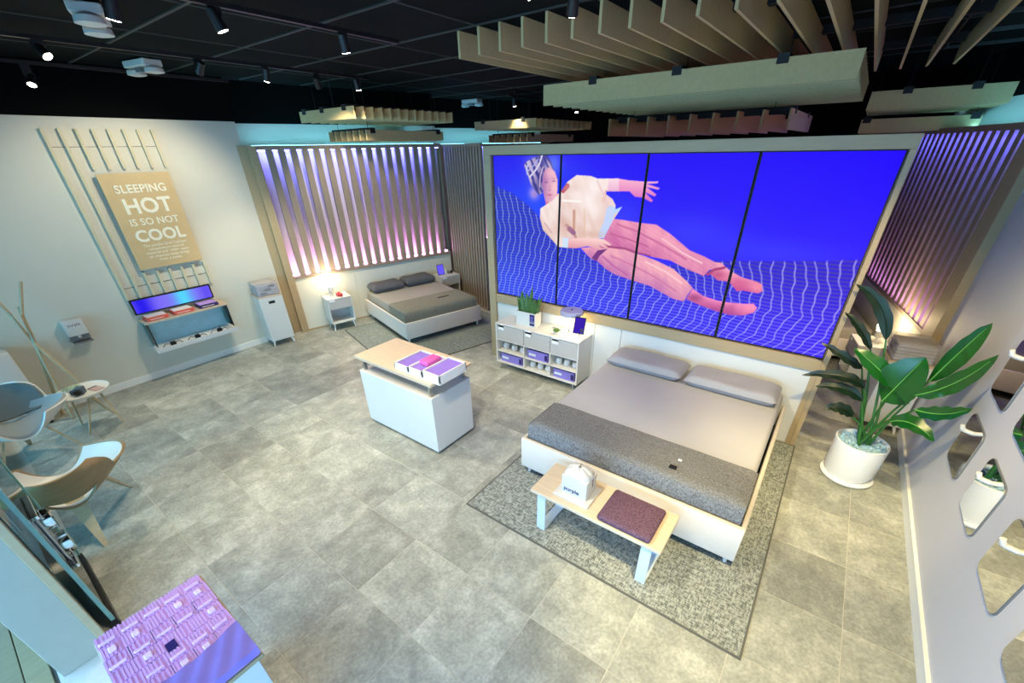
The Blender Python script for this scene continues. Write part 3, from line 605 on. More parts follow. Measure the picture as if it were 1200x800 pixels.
# ------------------------------------------------------------------ low cabinet under the displays
CB = (-.185, 4.46, 0)
t = thing('media_cabinet', 'low white cabinet with three grey drawers below the video wall', 'cabinet', CB)
x0, x1, y0, y1 = -.70, .70, -.19, .19
g = MB().box(x0, x0 + .02, y0, y1, .12, .735).box(x1 - .02, x1, y0, y1, .12, .735).box(x0 + .02, x1 - .02, y0, y1, .12, .14).box(x0 + .02, x1 - .02, y1 - .012, y1, .14, .715).box(x0 + .02, x1 - .02, y0 + .004, y1 - .012, .30, .316).box(x0 + .02, x1 - .02, y0 + .004, y1 - .012, .485, .50)
g.build('carcass', 'white', t)
MB().box(x0, x1, y0 - .004, y1, .735, .752, bev=.003).build('top', 'white', t)
div = (-.70, -.19, .255, .70)
for d in div[1:3]: MB().box(d - .009, d + .009, y0 + .004, y1 - .012, .14, .485).build('divider', 'white', t)
for k in range(3):
    a, b_ = div[k] + (.024 if k == 0 else .004), div[k + 1] - (.024 if k == 2 else .004)
    d = MB().box(a, b_, y0, y0 + .30, .503, .728, bev=.002).build('drawer', 'drawer', t)
    MB().box(a + .03, a + .13, y0 - .007, y0, .655, .728).box(a + .03, a + .13, y0 - .007, y0 + .0, .70, .737).build('pull_tab', 'tagw', d)
for sx in (-1, 1):
    for sy in (-1, 1): MB().cyl((sx * .62, sy * .15, .12), (sx * .65, sy * .17, 0.001), .018, .01).build('leg', 'steel', t, True)
bays = [(div[k] + (.03 if k == 0 else .02), div[k + 1] - (.03 if k == 2 else .02)) for k in range(3)]
nm = ('left', 'middle', 'right')
mug0 = None
for k, row in ((0, 1), (1, 0), (2, 1)):
    zb = .3165 if row else .1405
    for q in range(3):
        a, b_ = bays[k]; lx = CB[0] + a + (b_ - a) * (q + .5) / 3; rowl = 'upper' if row else 'lower'
        lb = 'white rolled sample cup, %s of three in the %s %s bay of the cabinet' % (('left', 'middle', 'right')[q], rowl, nm[k])
        if mug0 is None:
            mug0 = thing('sample_cup', lb, 'cup', (lx, CB[1] - .06, zb), group='white cups in the cabinet bays')
            MB().lathe([(.034, 0), (.044, .012), (.047, .07), (.038, .092), (.018, .10)], n=18).build('cup_body', 'white', mug0, True); MB().box(-.028, .028, -.049, -.045, .03, .06).build('cup_label', 'steelb', mug0)
        else:
            c = copy_tree(mug0); c.location = (lx, CB[1] - .06, zb); c['label'] = lb
for k, row in ((0, 0), (1, 1), (2, 0)):
    a, b_ = bays[k]; zb = .3165 if row else .1405
    bx = thing('sheet_box', 'lavender boxed sheet set in the %s %s bay of the cabinet' % ('upper' if row else 'lower', nm[k]), 'box', (CB[0] + (a + b_) / 2, CB[1] - .05, zb), group='lavender boxes in the cabinet')
    hw = (b_ - a) / 2 * .84
    MB().box(-hw, hw, -.11, .10, 0, .125, bev=.004).build('carton', 'lav', bx); MB().box(hw - .05, hw - .004, -.1112, -.11, .02, .105).build('end_label', 'navy', bx); MB().box(-hw + .02, -hw + .14, -.1112, -.11, .045, .08).build('front_label', 'steelb', bx)
# things on the cabinet
t = thing('snake_plant', 'snake plant in a white trough planter on the white cabinet', 'plant', (-.43, 4.47, .7525))
g = MB()
g.box(-.16, .17, -.075, .075, 0, .012)
for a in ((-.16, .17, -.075, -.067), (-.16, .17, .067, .075), (-.16, -.152, -.067, .067), (.162, .17, -.067, .067)): g.box(*a, .012, .20)
g.build('planter', 'white', t); MB().box(-.15, .16, -.066, .066, .15, .175).build('soil', 'black', t)
rnd = random.Random(3)
for k in range(17):
    bx_, by_ = -.14 + .29 * (k % 9) / 8 + rnd.uniform(-.012, .012), (-.03 if k < 9 else .03) + rnd.uniform(-.012, .012)
    hgt = rnd.uniform(.22, .34) + (.16 if k == 5 else 0); lx, ly = (bx_) * .35 + rnd.uniform(-.05, .05), rnd.uniform(-.05, .03); yaw = rnd.uniform(-.7, .7)
    def lf(u, v, bx_=bx_, by_=by_, hgt=hgt, lx=lx, ly=ly, yaw=yaw):
        wd = .027 * (1 - v ** 3) * (.75 + .5 * math.sin(v * 2.6)); a = (u - .5) * 2
        return (bx_ + lx * v * v + a * wd * math.cos(yaw), by_ + ly * v * v + a * wd * math.sin(yaw) + .006 * a * a, .15 + hgt * v)
    MB().grid(lf, 4, 10, th=.003).build('leaf', 'snake', t, True)
s_ = MB().box(.075, .155, -.0775, -.0752, .02, .185).build('sign_card', 'navy', t); text('purple', .03, 'tagw', s_, (.115, -.0777, .06), (1, 0, 0), (0, 0, 1), .0004)
MB().box(.085, .145, -.0777, -.0775, .09, .10).box(.085, .13, -.0777, -.0775, .115, .125).box(.085, .14, -.0777, -.0775, .14, .15).build('sign_print', 'lav', s_)
t = thing('table_lamp', 'disc-shaped lavender lamp glowing on the white cabinet', 'lamp', (.25, 4.51, .7525))
MB().lathe([(.085, 0), (.085, .012), (.02, .018), (.012, .03), (.012, .26)], n=24).build('base', 'lampshade', t, True)
MB().lathe([(.03, .262), (.138, .262), (.152, .272), (.154, .318), (.142, .330), (.02, .333)], n=36).build('shade', 'lampshade', t, True)
MB().lathe([(.05, .255), (.118, .255), (.118, .2615), (.05, .2615)], n=30).build('light_ring', 'bulb', t, True); MB().lathe([(.012, .333), (.012, .340), (.004, .341)], n=14).build('button', 'black', t)
l = bpy.data.lights.new('lamp_light', 'POINT'); l.energy = 2.2; l.color = lin((255, 220, 130)); l.shadow_soft_size = .05; o = bpy.data.objects.new('lamp_light', l); link(o, t); o.location = (0, -.05, .20)
t = thing('tablet', 'purple-screened tablet on a white stand at the cabinet edge', 'tablet', (.455, 4.36, .7525), R(8))
MB().box(-.06, .06, -.05, .05, 0, .008, bev=.002).cyl((0, .01, .006), (0, .03, .10), .011).build('stand', 'whitem', t, True)
mt = Matrix.Translation((0, .005, .20)) @ Matrix.Rotation(R(-20), 4, 'X')
c = MB().mbox(mt, .15, .010, .215, .003).build('casing', 'black', t); MB().mbox(mt @ Matrix.Translation((0, -.0056, 0)), .134, .001, .195).build('screen', 'tabscreen', c); MB().mbox(mt @ Matrix.Translation((.04, -.0064, -.06)), .035, .001, .05).build('screen_mark', 'ink', c)
t = thing('succulent', 'small green succulent in a low dish on the white cabinet', 'plant', (.10, 4.38, .7525)); MB().lathe([(.03, 0), (.045, .02), (.042, .03)], n=16).build('dish', 'white', t, True)
for k in range(11):
    a = k * 2.4; r = .012 + .004 * k
    MB().tube([(0, 0, .025), (r * math.cos(a), r * math.sin(a), .06), (1.5 * r * math.cos(a), 1.5 * r * math.sin(a), .085 - .003 * k)], [.008, .012, .002], 6).build('leaf', 'snake', t, True)
t = thing('card_holder', 'small dark card holder lying behind the succulent on the cabinet', 'holder', (.02, 4.50, .7525), R(-6)); MB().box(-.055, .055, -.012, .012, 0, .035, bev=.003).build('holder', 'softgrey', t)
for k in (-1, 0, 1): MB().box(k * .034 - .012, k * .034 + .012, -.0128, -.0118, .008, .028).build('window', 'tagw', t)
t = thing('coaster_pad', 'thin pink pad on the cabinet beside the succulent', 'pad', (.22, 4.35, .7525), R(12)); MB().box(-.075, .075, -.045, .045, 0, .006, bev=.002).build('pad', mat('pink_pad', (232, 196, 190), .7), t); MB().box(-.06, -.01, -.03, .03, .006, .012).build('note', 'cream', t)
t = thing('small_bottle', 'tiny clear bottle standing between succulent and tablet', 'bottle', (.265, 4.43, .7525)); MB().lathe([(.014, 0), (.015, .045), (.007, .055), (.007, .065)], n=12).build('flask', 'plastic', t, True); MB().cyl((0, 0, .065), (0, 0, .08), .008).build('cap', 'black', t, True)

# ------------------------------------------------------------------ tall potted plant
PC = Vector((3.6, 4.36, 0))
t = thing('potted_plant', 'tall potted plant with broad glossy leaves by the right wall', 'plant', PC)
MB().lathe([(.17, 0.001), (.215, .012), (.225, .035), (.215, .038), (.17, .034)], n=40).build('saucer', 'pot', t, True)
MB().lathe([(.165, .036), (.178, .05), (.208, .12), (.214, .44), (.204, .445), (.196, .40), (.02, .39)], n=44).build('pot', 'pot', t, True)
g = MB(); rnd = random.Random(11)
for k in range(330):
    a = rnd.uniform(0, 6.283); r = .195 * math.sqrt(rnd.random()); q = rnd.uniform(.007, .013)
    m_ = Matrix.Translation((r * math.cos(a), r * math.sin(a), .405 + rnd.uniform(0, .012))) @ Matrix.Rotation(rnd.uniform(0, 3), 4, (rnd.random(), rnd.random(), rnd.random() + .1))
    g.mbox(m_, q * 2, q * 1.6, q * 1.3)
o = g.build('gravel', 'gravel', t); o['kind'] = 'stuff'
LEAF = [([(3.569,4.244,0.938),(3.624,4.204,1.19),(3.688,4.223,1.415)],.17,'leaf'),([(3.615,4.276,1.095),(3.431,4.267,1.23),(3.232,4.321,1.348)],.085,'leaf'),
([(3.771,4.179,1.23),(3.81,4.02,1.569),(3.842,3.862,1.853)],.075,'leaf'),([(3.719,4.086,1.127),(3.859,3.931,1.362),(3.939,3.795,1.668)],.065,'leaf'),
([(3.753,4.03,1.027),(3.887,3.906,1.101),(3.981,3.788,1.251)],.06,'leaf'),([(3.653,4.047,0.859),(3.755,3.928,0.948),(3.916,3.85,0.883)],.07,'leaf'),
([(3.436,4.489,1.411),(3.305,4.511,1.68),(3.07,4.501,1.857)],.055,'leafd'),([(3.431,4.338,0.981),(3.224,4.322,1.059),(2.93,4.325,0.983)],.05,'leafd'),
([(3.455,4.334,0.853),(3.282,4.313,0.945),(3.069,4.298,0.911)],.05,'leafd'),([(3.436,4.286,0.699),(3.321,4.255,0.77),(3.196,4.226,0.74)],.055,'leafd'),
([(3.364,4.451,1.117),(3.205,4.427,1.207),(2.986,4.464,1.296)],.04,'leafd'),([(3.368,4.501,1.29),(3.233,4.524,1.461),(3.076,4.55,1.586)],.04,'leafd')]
camv = Vector((2.819, -0.243, 2.93))
for i, (P3, wd, m_) in enumerate(LEAF):
    P3 = [Vector(p) - PC for p in P3]; base = Vector((.05 * math.cos(i * 2.1), .05 * math.sin(i * 2.1), .40))
    mid = (base + P3[0]) / 2 + Vector((0, 0, .06))
    MB().tube([base, mid * .5 + base * .5, mid, P3[0]], [.013, .012, .010, .007], 8).build('stalk', 'stem', t, True)
    def cur(v): return P3[0] * (1 - v) ** 2 + 2 * v * (1 - v) * (2 * P3[1] - (P3[0] + P3[2]) / 2) + P3[2] * v * v
    def side(v):
        d = (cur(min(v + .05, 1)) - cur(max(v - .05, 0))).normalized(); up = ((camv - PC - cur(v)).normalized() * .8 + Vector((0.25 * (1 if i % 2 else -1), -.1, .45))).normalized()
        return d.cross(up).normalized(), d
    def lf(u, v):
        s, d = side(v); nrm = s.cross(d); a = (u - .5) * 2; wv = wd * (math.sin(math.pi * (v ** .8)) ** .7 if 0 < v < 1 else 0)
        return cur(v) + s * a * wv + nrm * (abs(a) * wv * .28) * (-1 if nrm.z < 0 else 1) + Vector((0, 0, .006 * math.sin(v * 25) * abs(a)))
    b_ = MB().grid(lf, 10, 22, th=.002).build('leaf_blade', m_, t, True)
    MB().tube([cur(k / 10) + Vector((0, -.003, .004)) for k in range(10)], [.006 * (1 - k / 12) for k in range(10)], 5).build('midrib', 'midrib' if m_ == 'leaf' else 'leafd', b_, True)

# ------------------------------------------------------------------ mirrors on the right wall
def rr_outline(h, r, n=6):
    pts = []
    for cx, cz, a0 in ((h - r, h - r, 0), (-h + r, h - r, 90), (-h + r, -h + r, 180), (h - r, -h + r, 270)):
        for k in range(n + 1): a = R(a0 + 90 * k / n); pts.append((cx + r * math.cos(a), cz + r * math.sin(a)))
    return pts
MIR = [(3.79, .94, 'lower row, farthest from the entrance'), (3.12, .95, 'lower row, reflecting the white pot'), (2.46, .97, 'lower row, third from the plant, reflecting floor tiles'), (1.83, .98, 'lower row, lowest in the photo'), (3.79, 1.55, 'upper row, just right of the longest leaf'), (3.12, 1.56, 'upper row, dark with leaf reflections'), (2.46, 1.57, 'upper row, out towards the entrance'), (1.83, 1.58, 'upper row, nearest the entrance')]
for y, z, d in MIR:
    t = thing('wall_mirror', 'rounded square mirror on the right wall, ' + d, 'mirror', (4.07, y, z), group='rounded square mirrors on the right wall')
    ol = rr_outline(.208, .06); MB().prism([(-.009, a, b_) for a, b_ in ol], (.009, 0, 0)).build('backing', 'mirror_edge', t)
    ol = rr_outline(.204, .058); MB().prism([(-.0125, a, b_) for a, b_ in ol], (.0035, 0, 0)).build('mirror_face', 'mirror', t)
    MB().cyl((-.0125, 0, .115), (-.055, 0, .125), .016, .016).tube([(-.055, 0, .125), (-.075, .0, .135), (-.085, 0, .165)], [.016, .017, .014], 10).build('peg', 'whitem', t, True)

# ------------------------------------------------------------------ left wall: battens, sign, screen shelf, dispenser
zb0, zt0 = 1.20, 3.25
for k in range(8):
    y = 1.115 + .1555 * k; o = MB()
    if k < 2: o.box(-5.05, -5.008, y - .016, y + .016, zb0, zt0, bev=.002)
    else: o.box(-5.05, -5.008, y - .016, y + .016, 2.81, zt0, bev=.002).box(-5.05, -5.008, y - .016, y + .016, zb0, 1.53, bev=.002)
    ob = o.build('trim_%d' % (10 + k), 'batten'); struct(ob)
struct(MB().box(-5.05, -5.044, 1.13, 2.19, 3.058, 3.064).box(-5.05, -5.044, 1.10, 2.2, 1.352, 1.360).build('trim_9', 'signback'))
t = thing('wall_sign', 'tan wall sign with raised cream letters between the battens', 'sign', (-4.985, 1.79, 1.57))
MB().box(.0, .022, -.395, .40, 0.0, 1.19, bev=.003).build('board', 'sign', t)
MB().box(-.065, .0, -.37, .37, .03, 1.16).build('backing', 'signback', t)
for b_, sz, zz, off in (('SLEEPING', .135, .965, .003), ('HOT', .255, .715, .007), ('IS SO NOT', .120, .565, .002), ('COOL', .205, .36, .006)):
    text(b_, sz, 'cream', t, (.0225, .01, zz), (0, 1, 0), (0, 0, 1), .012, off, space=1.02, name='letters')
text('The purple Grid Cushion\ntemperature neutral\nmaterial and 1400+ open\nair channels keep things\nfrom a sweat.', .052, 'cream', t, (.0225, .02, .285), (0, 1, 0), (0, 0, 1), .0008, .0, name='small_print', line=.95)
def band(Y, Z):
    f = (Y[..., None] - 1.1) / 1.05; img = np.where(f < .2, np.array((52, 40, 236.)), np.array((140, 118, 246.)))
    k = np.exp(-((f - .62) / .12) ** 2); s = np.exp(-((f - .12) / .12) ** 2); e = np.exp(-((f - .93) / .09) ** 2)
    return (np.array((128, 112, 246.)) * (1 - s) + np.array((40, 28, 236.)) * s) * (1 - k) * (1 - .5 * e) + k * np.array((86, 214, 250.)) + .5 * e * (1 - k) * np.array((70, 50, 236.))
t = thing('wall_screen', 'long narrow screen with a violet and cyan picture above the wall shelf', 'screen', (-5.02, 1.63, .985))
MB().box(.0, .03, -.52, .52, 0, .215, bev=.003).build('bezel', 'black', t); MB().box(-.03, 0, -.4, .4, .03, .19).build('mount', 'black', t)
sc_o = colour_sheet('screen', 1.13, 2.13, .005, .185, 0, .012, band, attr_mat('band_picture', 0.56), t, (1.63, 0, 0)); sc_o.matrix_local = Matrix.Translation((.0308, 0, .012)) @ Matrix.Rotation(R(90), 4, 'Z')
t = thing('wall_shelf', 'wall shelf with wooden ledge and open white tray below the narrow screen', 'shelf', (-5.05, 1.66, .45))
MB().box(0.0, .30, -.545, .565, .435, .462, bev=.002).build('ledge', 'oak', t)
MB().box(.0, .012, -.53, .55, .05, .435).build('back_panel', mat('daylight_tint_back', (168, 208, 222), .4), t)  # blue of the daylight inside the shelf is put into the panel colour
for y in (-.53, .535): MB().box(.0, .285, y, y + .012, .09, .435).build('side_pane', 'glass', t); MB().box(.277, .287, y + .002, y + .010, .08, .435).build('corner_bar', 'black', t)
MB().prism([(0, -.56, .03), (.33, -.56, .005), (.345, -.56, .07), (.325, -.56, .07), (.315, -.56, .03), (0, -.56, .055)], (0, 1.13, 0)).build('tray', 'whitem', t)
for k, (yy, top, m_, lb) in enumerate(((1.30, 'creamtop', 'coral', 'leftmost coral sample box with pale top on the wall shelf ledge'), (1.64, 'creamtop', 'coral', 'middle coral sample box with cream top on the wall shelf ledge'), (1.98, 'lilac', 'navy', 'purple-topped sample box with navy front on the wall shelf ledge'))):
    c = thing('sample_block', lb, 'box', (-4.885, yy, .9125), R(0), group='sample boxes on the wall shelf'); MB().box(-.11, .105, -.13, .13, 0, .045, bev=.004).build('carton', m_, c)
    MB().box(-.10, .075, -.12, .12, .045, .056, bev=.004).build('foam_top', top, c); MB().box(.105, .107, -.10, .07, .018, .026).build('front_print', 'creamtop', c)
for k, yy in enumerate((1.33, 1.66, 1.98)):
    c = thing('padlock', '%s black combination padlock with cable in the shelf tray' % ('left', 'middle', 'right')[k], 'padlock', (-4.77, yy, .484), group='padlocks in the shelf tray')
    MB().box(-.02, .02, -.035, .035, 0.004, .075, bev=.004).build('lock_body', 'black', c); MB().tube([(0, -.022, .075), (0, -.022, .10), (0, 0, .115), (0, .022, .10), (0, .022, .075)], .006, 6).build('shackle', 'steel', c, True)
    MB().tube([(0, -.035, .05), (-.02, -.09, .06), (-.03, -.13, .02)], .008, 6).tube([(0, .035, .05), (-.02, .09, .06), (-.03, .13, .02)], .008, 6).build('cable', 'softgrey', c, True)
t = thing('dispenser', 'white wall-mounted hand sanitiser dispenser above a grey drip tray', 'dispenser', (-5.05, .45, .80))
MB().box(0, .11, -.105, .105, .12, .335, bev=.012, seg=2).build('cover', 'white', t, True); MB().box(0, .07, -.10, .10, .055, .12).build('body', 'softgrey', t)
MB().box(0, .125, -.095, .105, .015, .03, bev=.003).build('drip_tray', 'softgrey', t); MB().cyl((.075, 0, .085), (.075, 0, .12), .02).build('nozzle', 'whitem', t, True)
text('purple', .05, 'ink', t, (.1106, 0, .25), (0, 1, 0), (0, 0, 1), .0006)

# ------------------------------------------------------------------ left alcove: hamper, nightstands, bed, rug, divider
def hamper(label, lab2, loc, rot):
    t = thing('hamper', label, 'cabinet', loc, rot, 'white hamper cabinets'); 
    MB().box(-.19, .19, -.19, .19, .10, .86, bev=.004).build('body', 'white', t); MB().box(-.192, .192, -.192, .192, .86, .885, bev=.002).build('top', 'oak', t)
    MB().box(.1905, .1925, -.185, .185, .11, .85).build('door', 'white', t); MB().box(.1925, .1935, -.05, .05, .755, .80).build('handle_slot', 'black', t)
    for sx in (-1, 1):
        for sy in (-1, 1): MB().cyl((sx * .15, sy * .15, .10), (sx * .17, sy * .17, 0.001), .022, .012).build('leg', 'whitem', t, True)
    p = thing('blanket_pack', lab2, 'pack', (loc[0], loc[1], .8855), rot, 'packed blankets on hampers')
    for k in range(5): MB().box(-.165, .165, -.165, .165, .006 + k * .036, .006 + k * .036 + .033, bev=.012, seg=2).build('folded_layer', 'stripes', p, True)
    MB().box(-.178, .178, -.178, .178, 0, .215, bev=.01).build('clear_bag', 'plastic', p, True)
    for k, (a, b_) in enumerate(((-.13, .03), (-.05, .10), (.02, .155))): MB().box(.1785, .1795, a, a + .10, .03 + k * .06, .055 + k * .06).build('label_print', 'softgrey', p)
hamper('white hamper cabinet beside the left wall jamb', 'clear bag of folded grey bedding on the left hamper', (-4.835, 2.875, 0), R(-8))
hamper('white hamper cabinet behind the tall potted plant', 'clear bag of folded grey bedding on the hamper behind the plant', (3.83, 5.68, 0), R(188))
def nightstand(label, loc, rot):
    t = thing('nightstand', label, 'nightstand', loc, rot, 'white nightstands'); W, D, H = .45, .36, .62
    MB().box(-D / 2, D / 2, -W / 2, -W / 2 + .018, .14, H - .018).box(-D / 2, D / 2, W / 2 - .018, W / 2, .14, H - .018).box(-D / 2, D / 2, -W / 2, W / 2, .14, .158).box(-D / 2, -D / 2 + .012, -W / 2 + .018, W / 2 - .018, .158, H - .018).build('carcass', 'white', t)
    MB().box(-D / 2, D / 2 + .004, -W / 2, W / 2, H - .018, H, bev=.005).build('top', 'white', t)
    d = MB().box(-D / 2 + .02, D / 2, -W / 2 + .02, W / 2 - .02, .42, H - .022).build('drawer', 'drawer', t); MB().box(D / 2, D / 2 + .008, -.19, -.09, .565, H - .02).build('pull_tab', 'tagw', d)
    for sx in (-1, 1):
        for sy in (-1, 1): MB().cyl((sx * .13, sy * .18, .14), (sx * .15, sy * .20, 0.001), .018, .01).build('leg', 'whitem', t, True)
    return t
def lamp(label, loc, watts):
    t = thing('bedside_lamp', label, 'lamp', loc); MB().lathe([(.05, 0), (.05, .012), (.014, .018), (.012, .07), (.045, .075), (.05, .16), (.03, .17)], n=22).build('base', 'white', t, True)
    MB().lathe([(.03, .171), (.05, .19), (.058, .225), (.048, .262), (.01, .28)], n=22).build('globe', 'bulb', t, True)
    l = bpy.data.lights.new('lamp_light', 'POINT'); l.energy = watts; l.color = lin((255, 226, 176)); l.shadow_soft_size = .06; o = bpy.data.objects.new('lamp_light', l); link(o, t); o.location = (0, 0, .36)
n1 = lw(.20, .60); nightstand('white nightstand left of the alcove bed, holding a lit lamp', n1, AL)
lamp('small glowing lamp on the nightstand left of the alcove bed', (lw(.14, .55)[0], lw(.14, .55)[1], .6205), 5)
t = thing('rose_ornament', 'glossy rose-red ornament beside the small glowing lamp', 'ornament', lw(.27, .63, .6205)); MB().lathe([(.03, 0), (.05, .03), (.045, .06), (.02, .08)], n=16).build('lobe', 'red', t, True)
MB().lathe([(.02, 0), (.038, .028), (.03, .055), (.01, .066)], c=(.055, .02, 0), n=14).build('lobe', 'red', t, True)
t = thing('paper_note', 'white folded leaflet lying on the lamp nightstand', 'leaflet', lw(.22, .75, .6205), AL); MB().box(-.05, .05, -.035, .035, 0, .004).build('sheet', 'tagw', t); MB().prism([(-.05, -.035, .004), (-.05, .035, .004), (-.05, .035, .03)], (.1, 0, 0)).build('fold', 'tagw', t)
n2 = lw(.20, 3.0); nightstand('white nightstand right of the alcove bed, holding a tablet', n2, AL)
t = thing('tablet', 'violet-screened tablet on the nightstand right of the alcove bed', 'tablet', lw(.22, 2.86, .6205), AL)
mt = Matrix.Translation((0, 0, .115)) @ Matrix.Rotation(R(-14), 4, 'Y'); c = MB().mbox(mt, .010, .16, .215, .003).build('casing', 'black', t); MB().mbox(mt @ Matrix.Translation((.0056, 0, 0)), .001, .145, .195).build('screen', 'screen2', c)
MB().box(-.07, .04, -.05, .05, 0, .008).build('foot', 'whitem', t)
for k, (u_, r_, h_, m_, lb) in enumerate(((2.99, .022, .09, 'whitem', 'white bottle beside the violet-screened tablet'), (3.06, .03, .05, 'softgrey', 'grey jar on the tablet nightstand'), (3.13, .028, .045, 'black', 'black jar at the far end of the tablet nightstand'))):
    t = thing('jar', lb, 'jar', lw(.20, u_, .6205)); MB().lathe([(r_, 0), (r_, h_ * .8), (r_ * .6, h_)], n=14).build('body', m_, t, True); MB().cyl((0, 0, h_), (0, 0, h_ + .015), r_ * .62).build('lid', m_, t, True)
rug('alcove_rug', 'grey green rug under the bed in the left alcove', 'rug', 0.42, 2.72, .55, 3.2, 'rug2', OL, AL)
fx, fy, _ = lw(1.93, 1.96)
ab = bed('smaller bed with charcoal pillows in the left alcove', (fx, fy, 0), AL + R(90), 1.56, 1.90, 1, 'sheet2', 'blanket2', .75, .40, .56, group='alcove beds')
MB().box(.12, .36, .43, .47, .571, .578, bev=.003).build('blanket_tag', 'black', ab)
px_, py_, _ = lw(.26, 1.58); pillow('charcoal pillow on the near side of the alcove bed', (px_, py_, .562), AL + R(90), .66, .40, .15, 'pillow_d', 'pillows on the alcove bed', 5)
px_, py_, _ = lw(.25, 2.28); pillow('charcoal pillow on the far side of the alcove bed', (px_, py_, .562), AL + R(90), .66, .40, .16, 'pillow_d', 'pillows on the alcove bed', 6)
# divider of upright folded slats at the end of the alcove
t = thing('slat_divider', 'tall taupe divider of upright slats at the end of the alcove', 'divider', lw(0, 3.34), AL)
MB().box(-.02, 1.32, -.03, .03, 0.001, .04).build('foot_rail', 'curtain', t); MB().box(-.02, 1.32, -.03, .03, 3.0, 3.04).build('head_rail', 'curtain', t)
s0 = None
for k in range(14):
    if s0 is None: s0 = MB().prism([(-.045, .025, .04), (-.012, -.03, .04), (.045, -.03, .04), (.04, .025, .04)], (0, 0, 2.96)).build('slat', 'curtain', t); s0.location = (.03 + .0, 0, 0)
    else: inst(s0, t, (.03 + .096 * k, 0, 0))
for zz, k in ((1.05, 6), (.95, 9)): MB().cyl((.03 + .096 * k, -.035, zz - .12), (.03 + .096 * k, -.035, zz + .12), .006).build('pull_bar', 'chrome', t, True)
# a further bed seen in the gap behind the divider
bx2, by2, _ = lw(1.1, 5.6); b2 = copy_tree(ab); b2.location = (bx2, by2, 0); b2['label'] = 'dark bed half hidden behind the divider and the video wall'
# right alcove: nightstand with lamp behind the plant
n3 = rw(.24, .62); nightstand('white nightstand behind the potted plant, holding a glowing lamp', n3, AR + math.pi)
lamp('small glowing lamp behind the potted plant', (rw(.2, .60)[0], rw(.2, .60)[1], .6205), 7)
bx3, by3, _ = rw(1.93, 2.0); b3 = copy_tree(ab); b3.location = (bx3, by3, 0); b3.rotation_euler = (0, 0, AR - R(90)); b3['label'] = 'bed in the right alcove behind the video wall'

# ------------------------------------------------------------------ waiting corner: shell chairs, side table, coat rack
def shell_chair(label, loc, rot, cushion):
    """faces local +x"""
    t = thing('shell_chair', label, 'chair', loc, rot, 'shell lounge chairs')
    def seat(u, v):     # u across (y), v back to front
        a = (u - .5) * 2; wdt = .49 * (1 - .55 * abs(2 * v - 1.0) ** 2.2); y = a * wdt
        return (-.30 + .62 * v, y,   .335 + .05 * v + .25 * abs(a) ** 2.1 * (1 - .25 * abs(v - .5)) + .02 * (1 - v))
    MB().grid(seat, 26, 14, th=.016).build('seat', 'walnut' if not cushion else 'white', t, True)
    MB().grid(lambda u, v: seat(.015 + .97 * u, .02 + .96 * v), 26, 14, th=.004 if not cushion else .03, lift=.0175).build('seat_cushion' if cushion else 'seat_lining', 'seatlt' if cushion else 'white', t, True)
    def back(u, v):
        a = (u - .5) * 2; wdt = .355 * (1 - .35 * (2 * v - 1) ** 4) * (1 - .10 * v); y = a * wdt
        return (-.27 - .24 * v + .13 * abs(a) ** 2.2, y, .43 + .35 * v + .05 * a * a * (1 - v))
    MB().grid(back, 22, 12, th=.014).build('backrest', 'walnut' if not cushion else 'white', t, True)
    MB().grid(lambda u, v: back(.02 + .96 * u, .03 + .94 * v), 22, 12, th=.022 if cushion else .004, lift=-.024 if cushion else -.006).build('back_cushion' if cushion else 'back_lining', 'seatgrey' if cushion else 'white', t, True)
    for s in (-1, 1): MB().prism([(.12, s * .16, .375), (.19, s * .17, .385), (.27, s * .34, .002), (.245, s * .34, .002)], (0, s * .022, 0)).build('leg', 'ash', t)
    MB().prism([(-.20, -.06, .40), (-.20, .06, .40), (-.47, .016, .002), (-.47, -.016, .002)], (-.032, 0, 0)).build('rear_leg', 'ash', t); MB().box(-.28, -.10, -.05, .05, .335, .36, bev=.004).build('bracket', 'ash', t)
    return t
shell_chair('grey upholstered shell lounge chair facing the room, beside the round table', (-3.80, -.50, 0), R(4), True)
shell_chair('bare plywood shell chair with white inside, seen from behind', (-2.08, -.42, 0), R(178), False)
t = thing('side_table', 'small round white side table with crossed wooden legs', 'table', (-4.10, .12, 0))
MB().lathe([(.235, .47), (.258, .485), (.262, .505), (.256, .505), (.245, .492), (.01, .490)], n=40).build('top', 'white', t, True)
for k in range(4):
    a = R(45 + 90 * k); b_ = a + R(55); MB().cyl((.13 * math.cos(b_), .13 * math.sin(b_), .475), (.24 * math.cos(a), .24 * math.sin(a), 0.001), .014, .010).build('leg', 'ash', t, True)
t = thing('trailing_plant', 'pale green trailing plant lying on the round side table', 'plant', (-4.16, .06, .4925)); rnd = random.Random(5)
for k in range(14):
    a = rnd.uniform(2.4, 4.6); r = rnd.uniform(.06, .15); MB().tube([(0, 0, .03), (r * .5 * math.cos(a), r * .5 * math.sin(a), .05), (r * math.cos(a), r * math.sin(a), .02)], [.004, .012, .002], 5).build('leaf', mat('pale_leaf%d' % k, (150, 176, 150), .5), t, True)
t = thing('camera_gadget', 'dark blue-grey camera-like gadget on the round side table', 'gadget', (-4.02, .10, .4925), R(-30)); MB().box(-.05, .05, -.04, .04, 0, .085, bev=.01, seg=2).build('body', mat('slate_plastic', (64, 84, 100), .4), t, True); MB().cyl((.05, 0, .045), (.085, 0, .045), .03).build('lens', 'black', t, True); MB().cyl((0, -.04, .03), (0, -.09, .03), .028).build('knob', mat('slate_plastic_dark', (50, 62, 74), .4), t, True)
t = thing('book', 'thin dark booklet lying on the round side table', 'book', (-4.03, .24, .4925), R(20)); MB().box(-.08, .08, -.05, .05, 0, .008, bev=.002).build('cover', mat('rose_book', (186, 160, 160), .6), t); MB().box(-.078, -.055, -.048, .048, .008, .010).build('spine_band', 'ink', t)
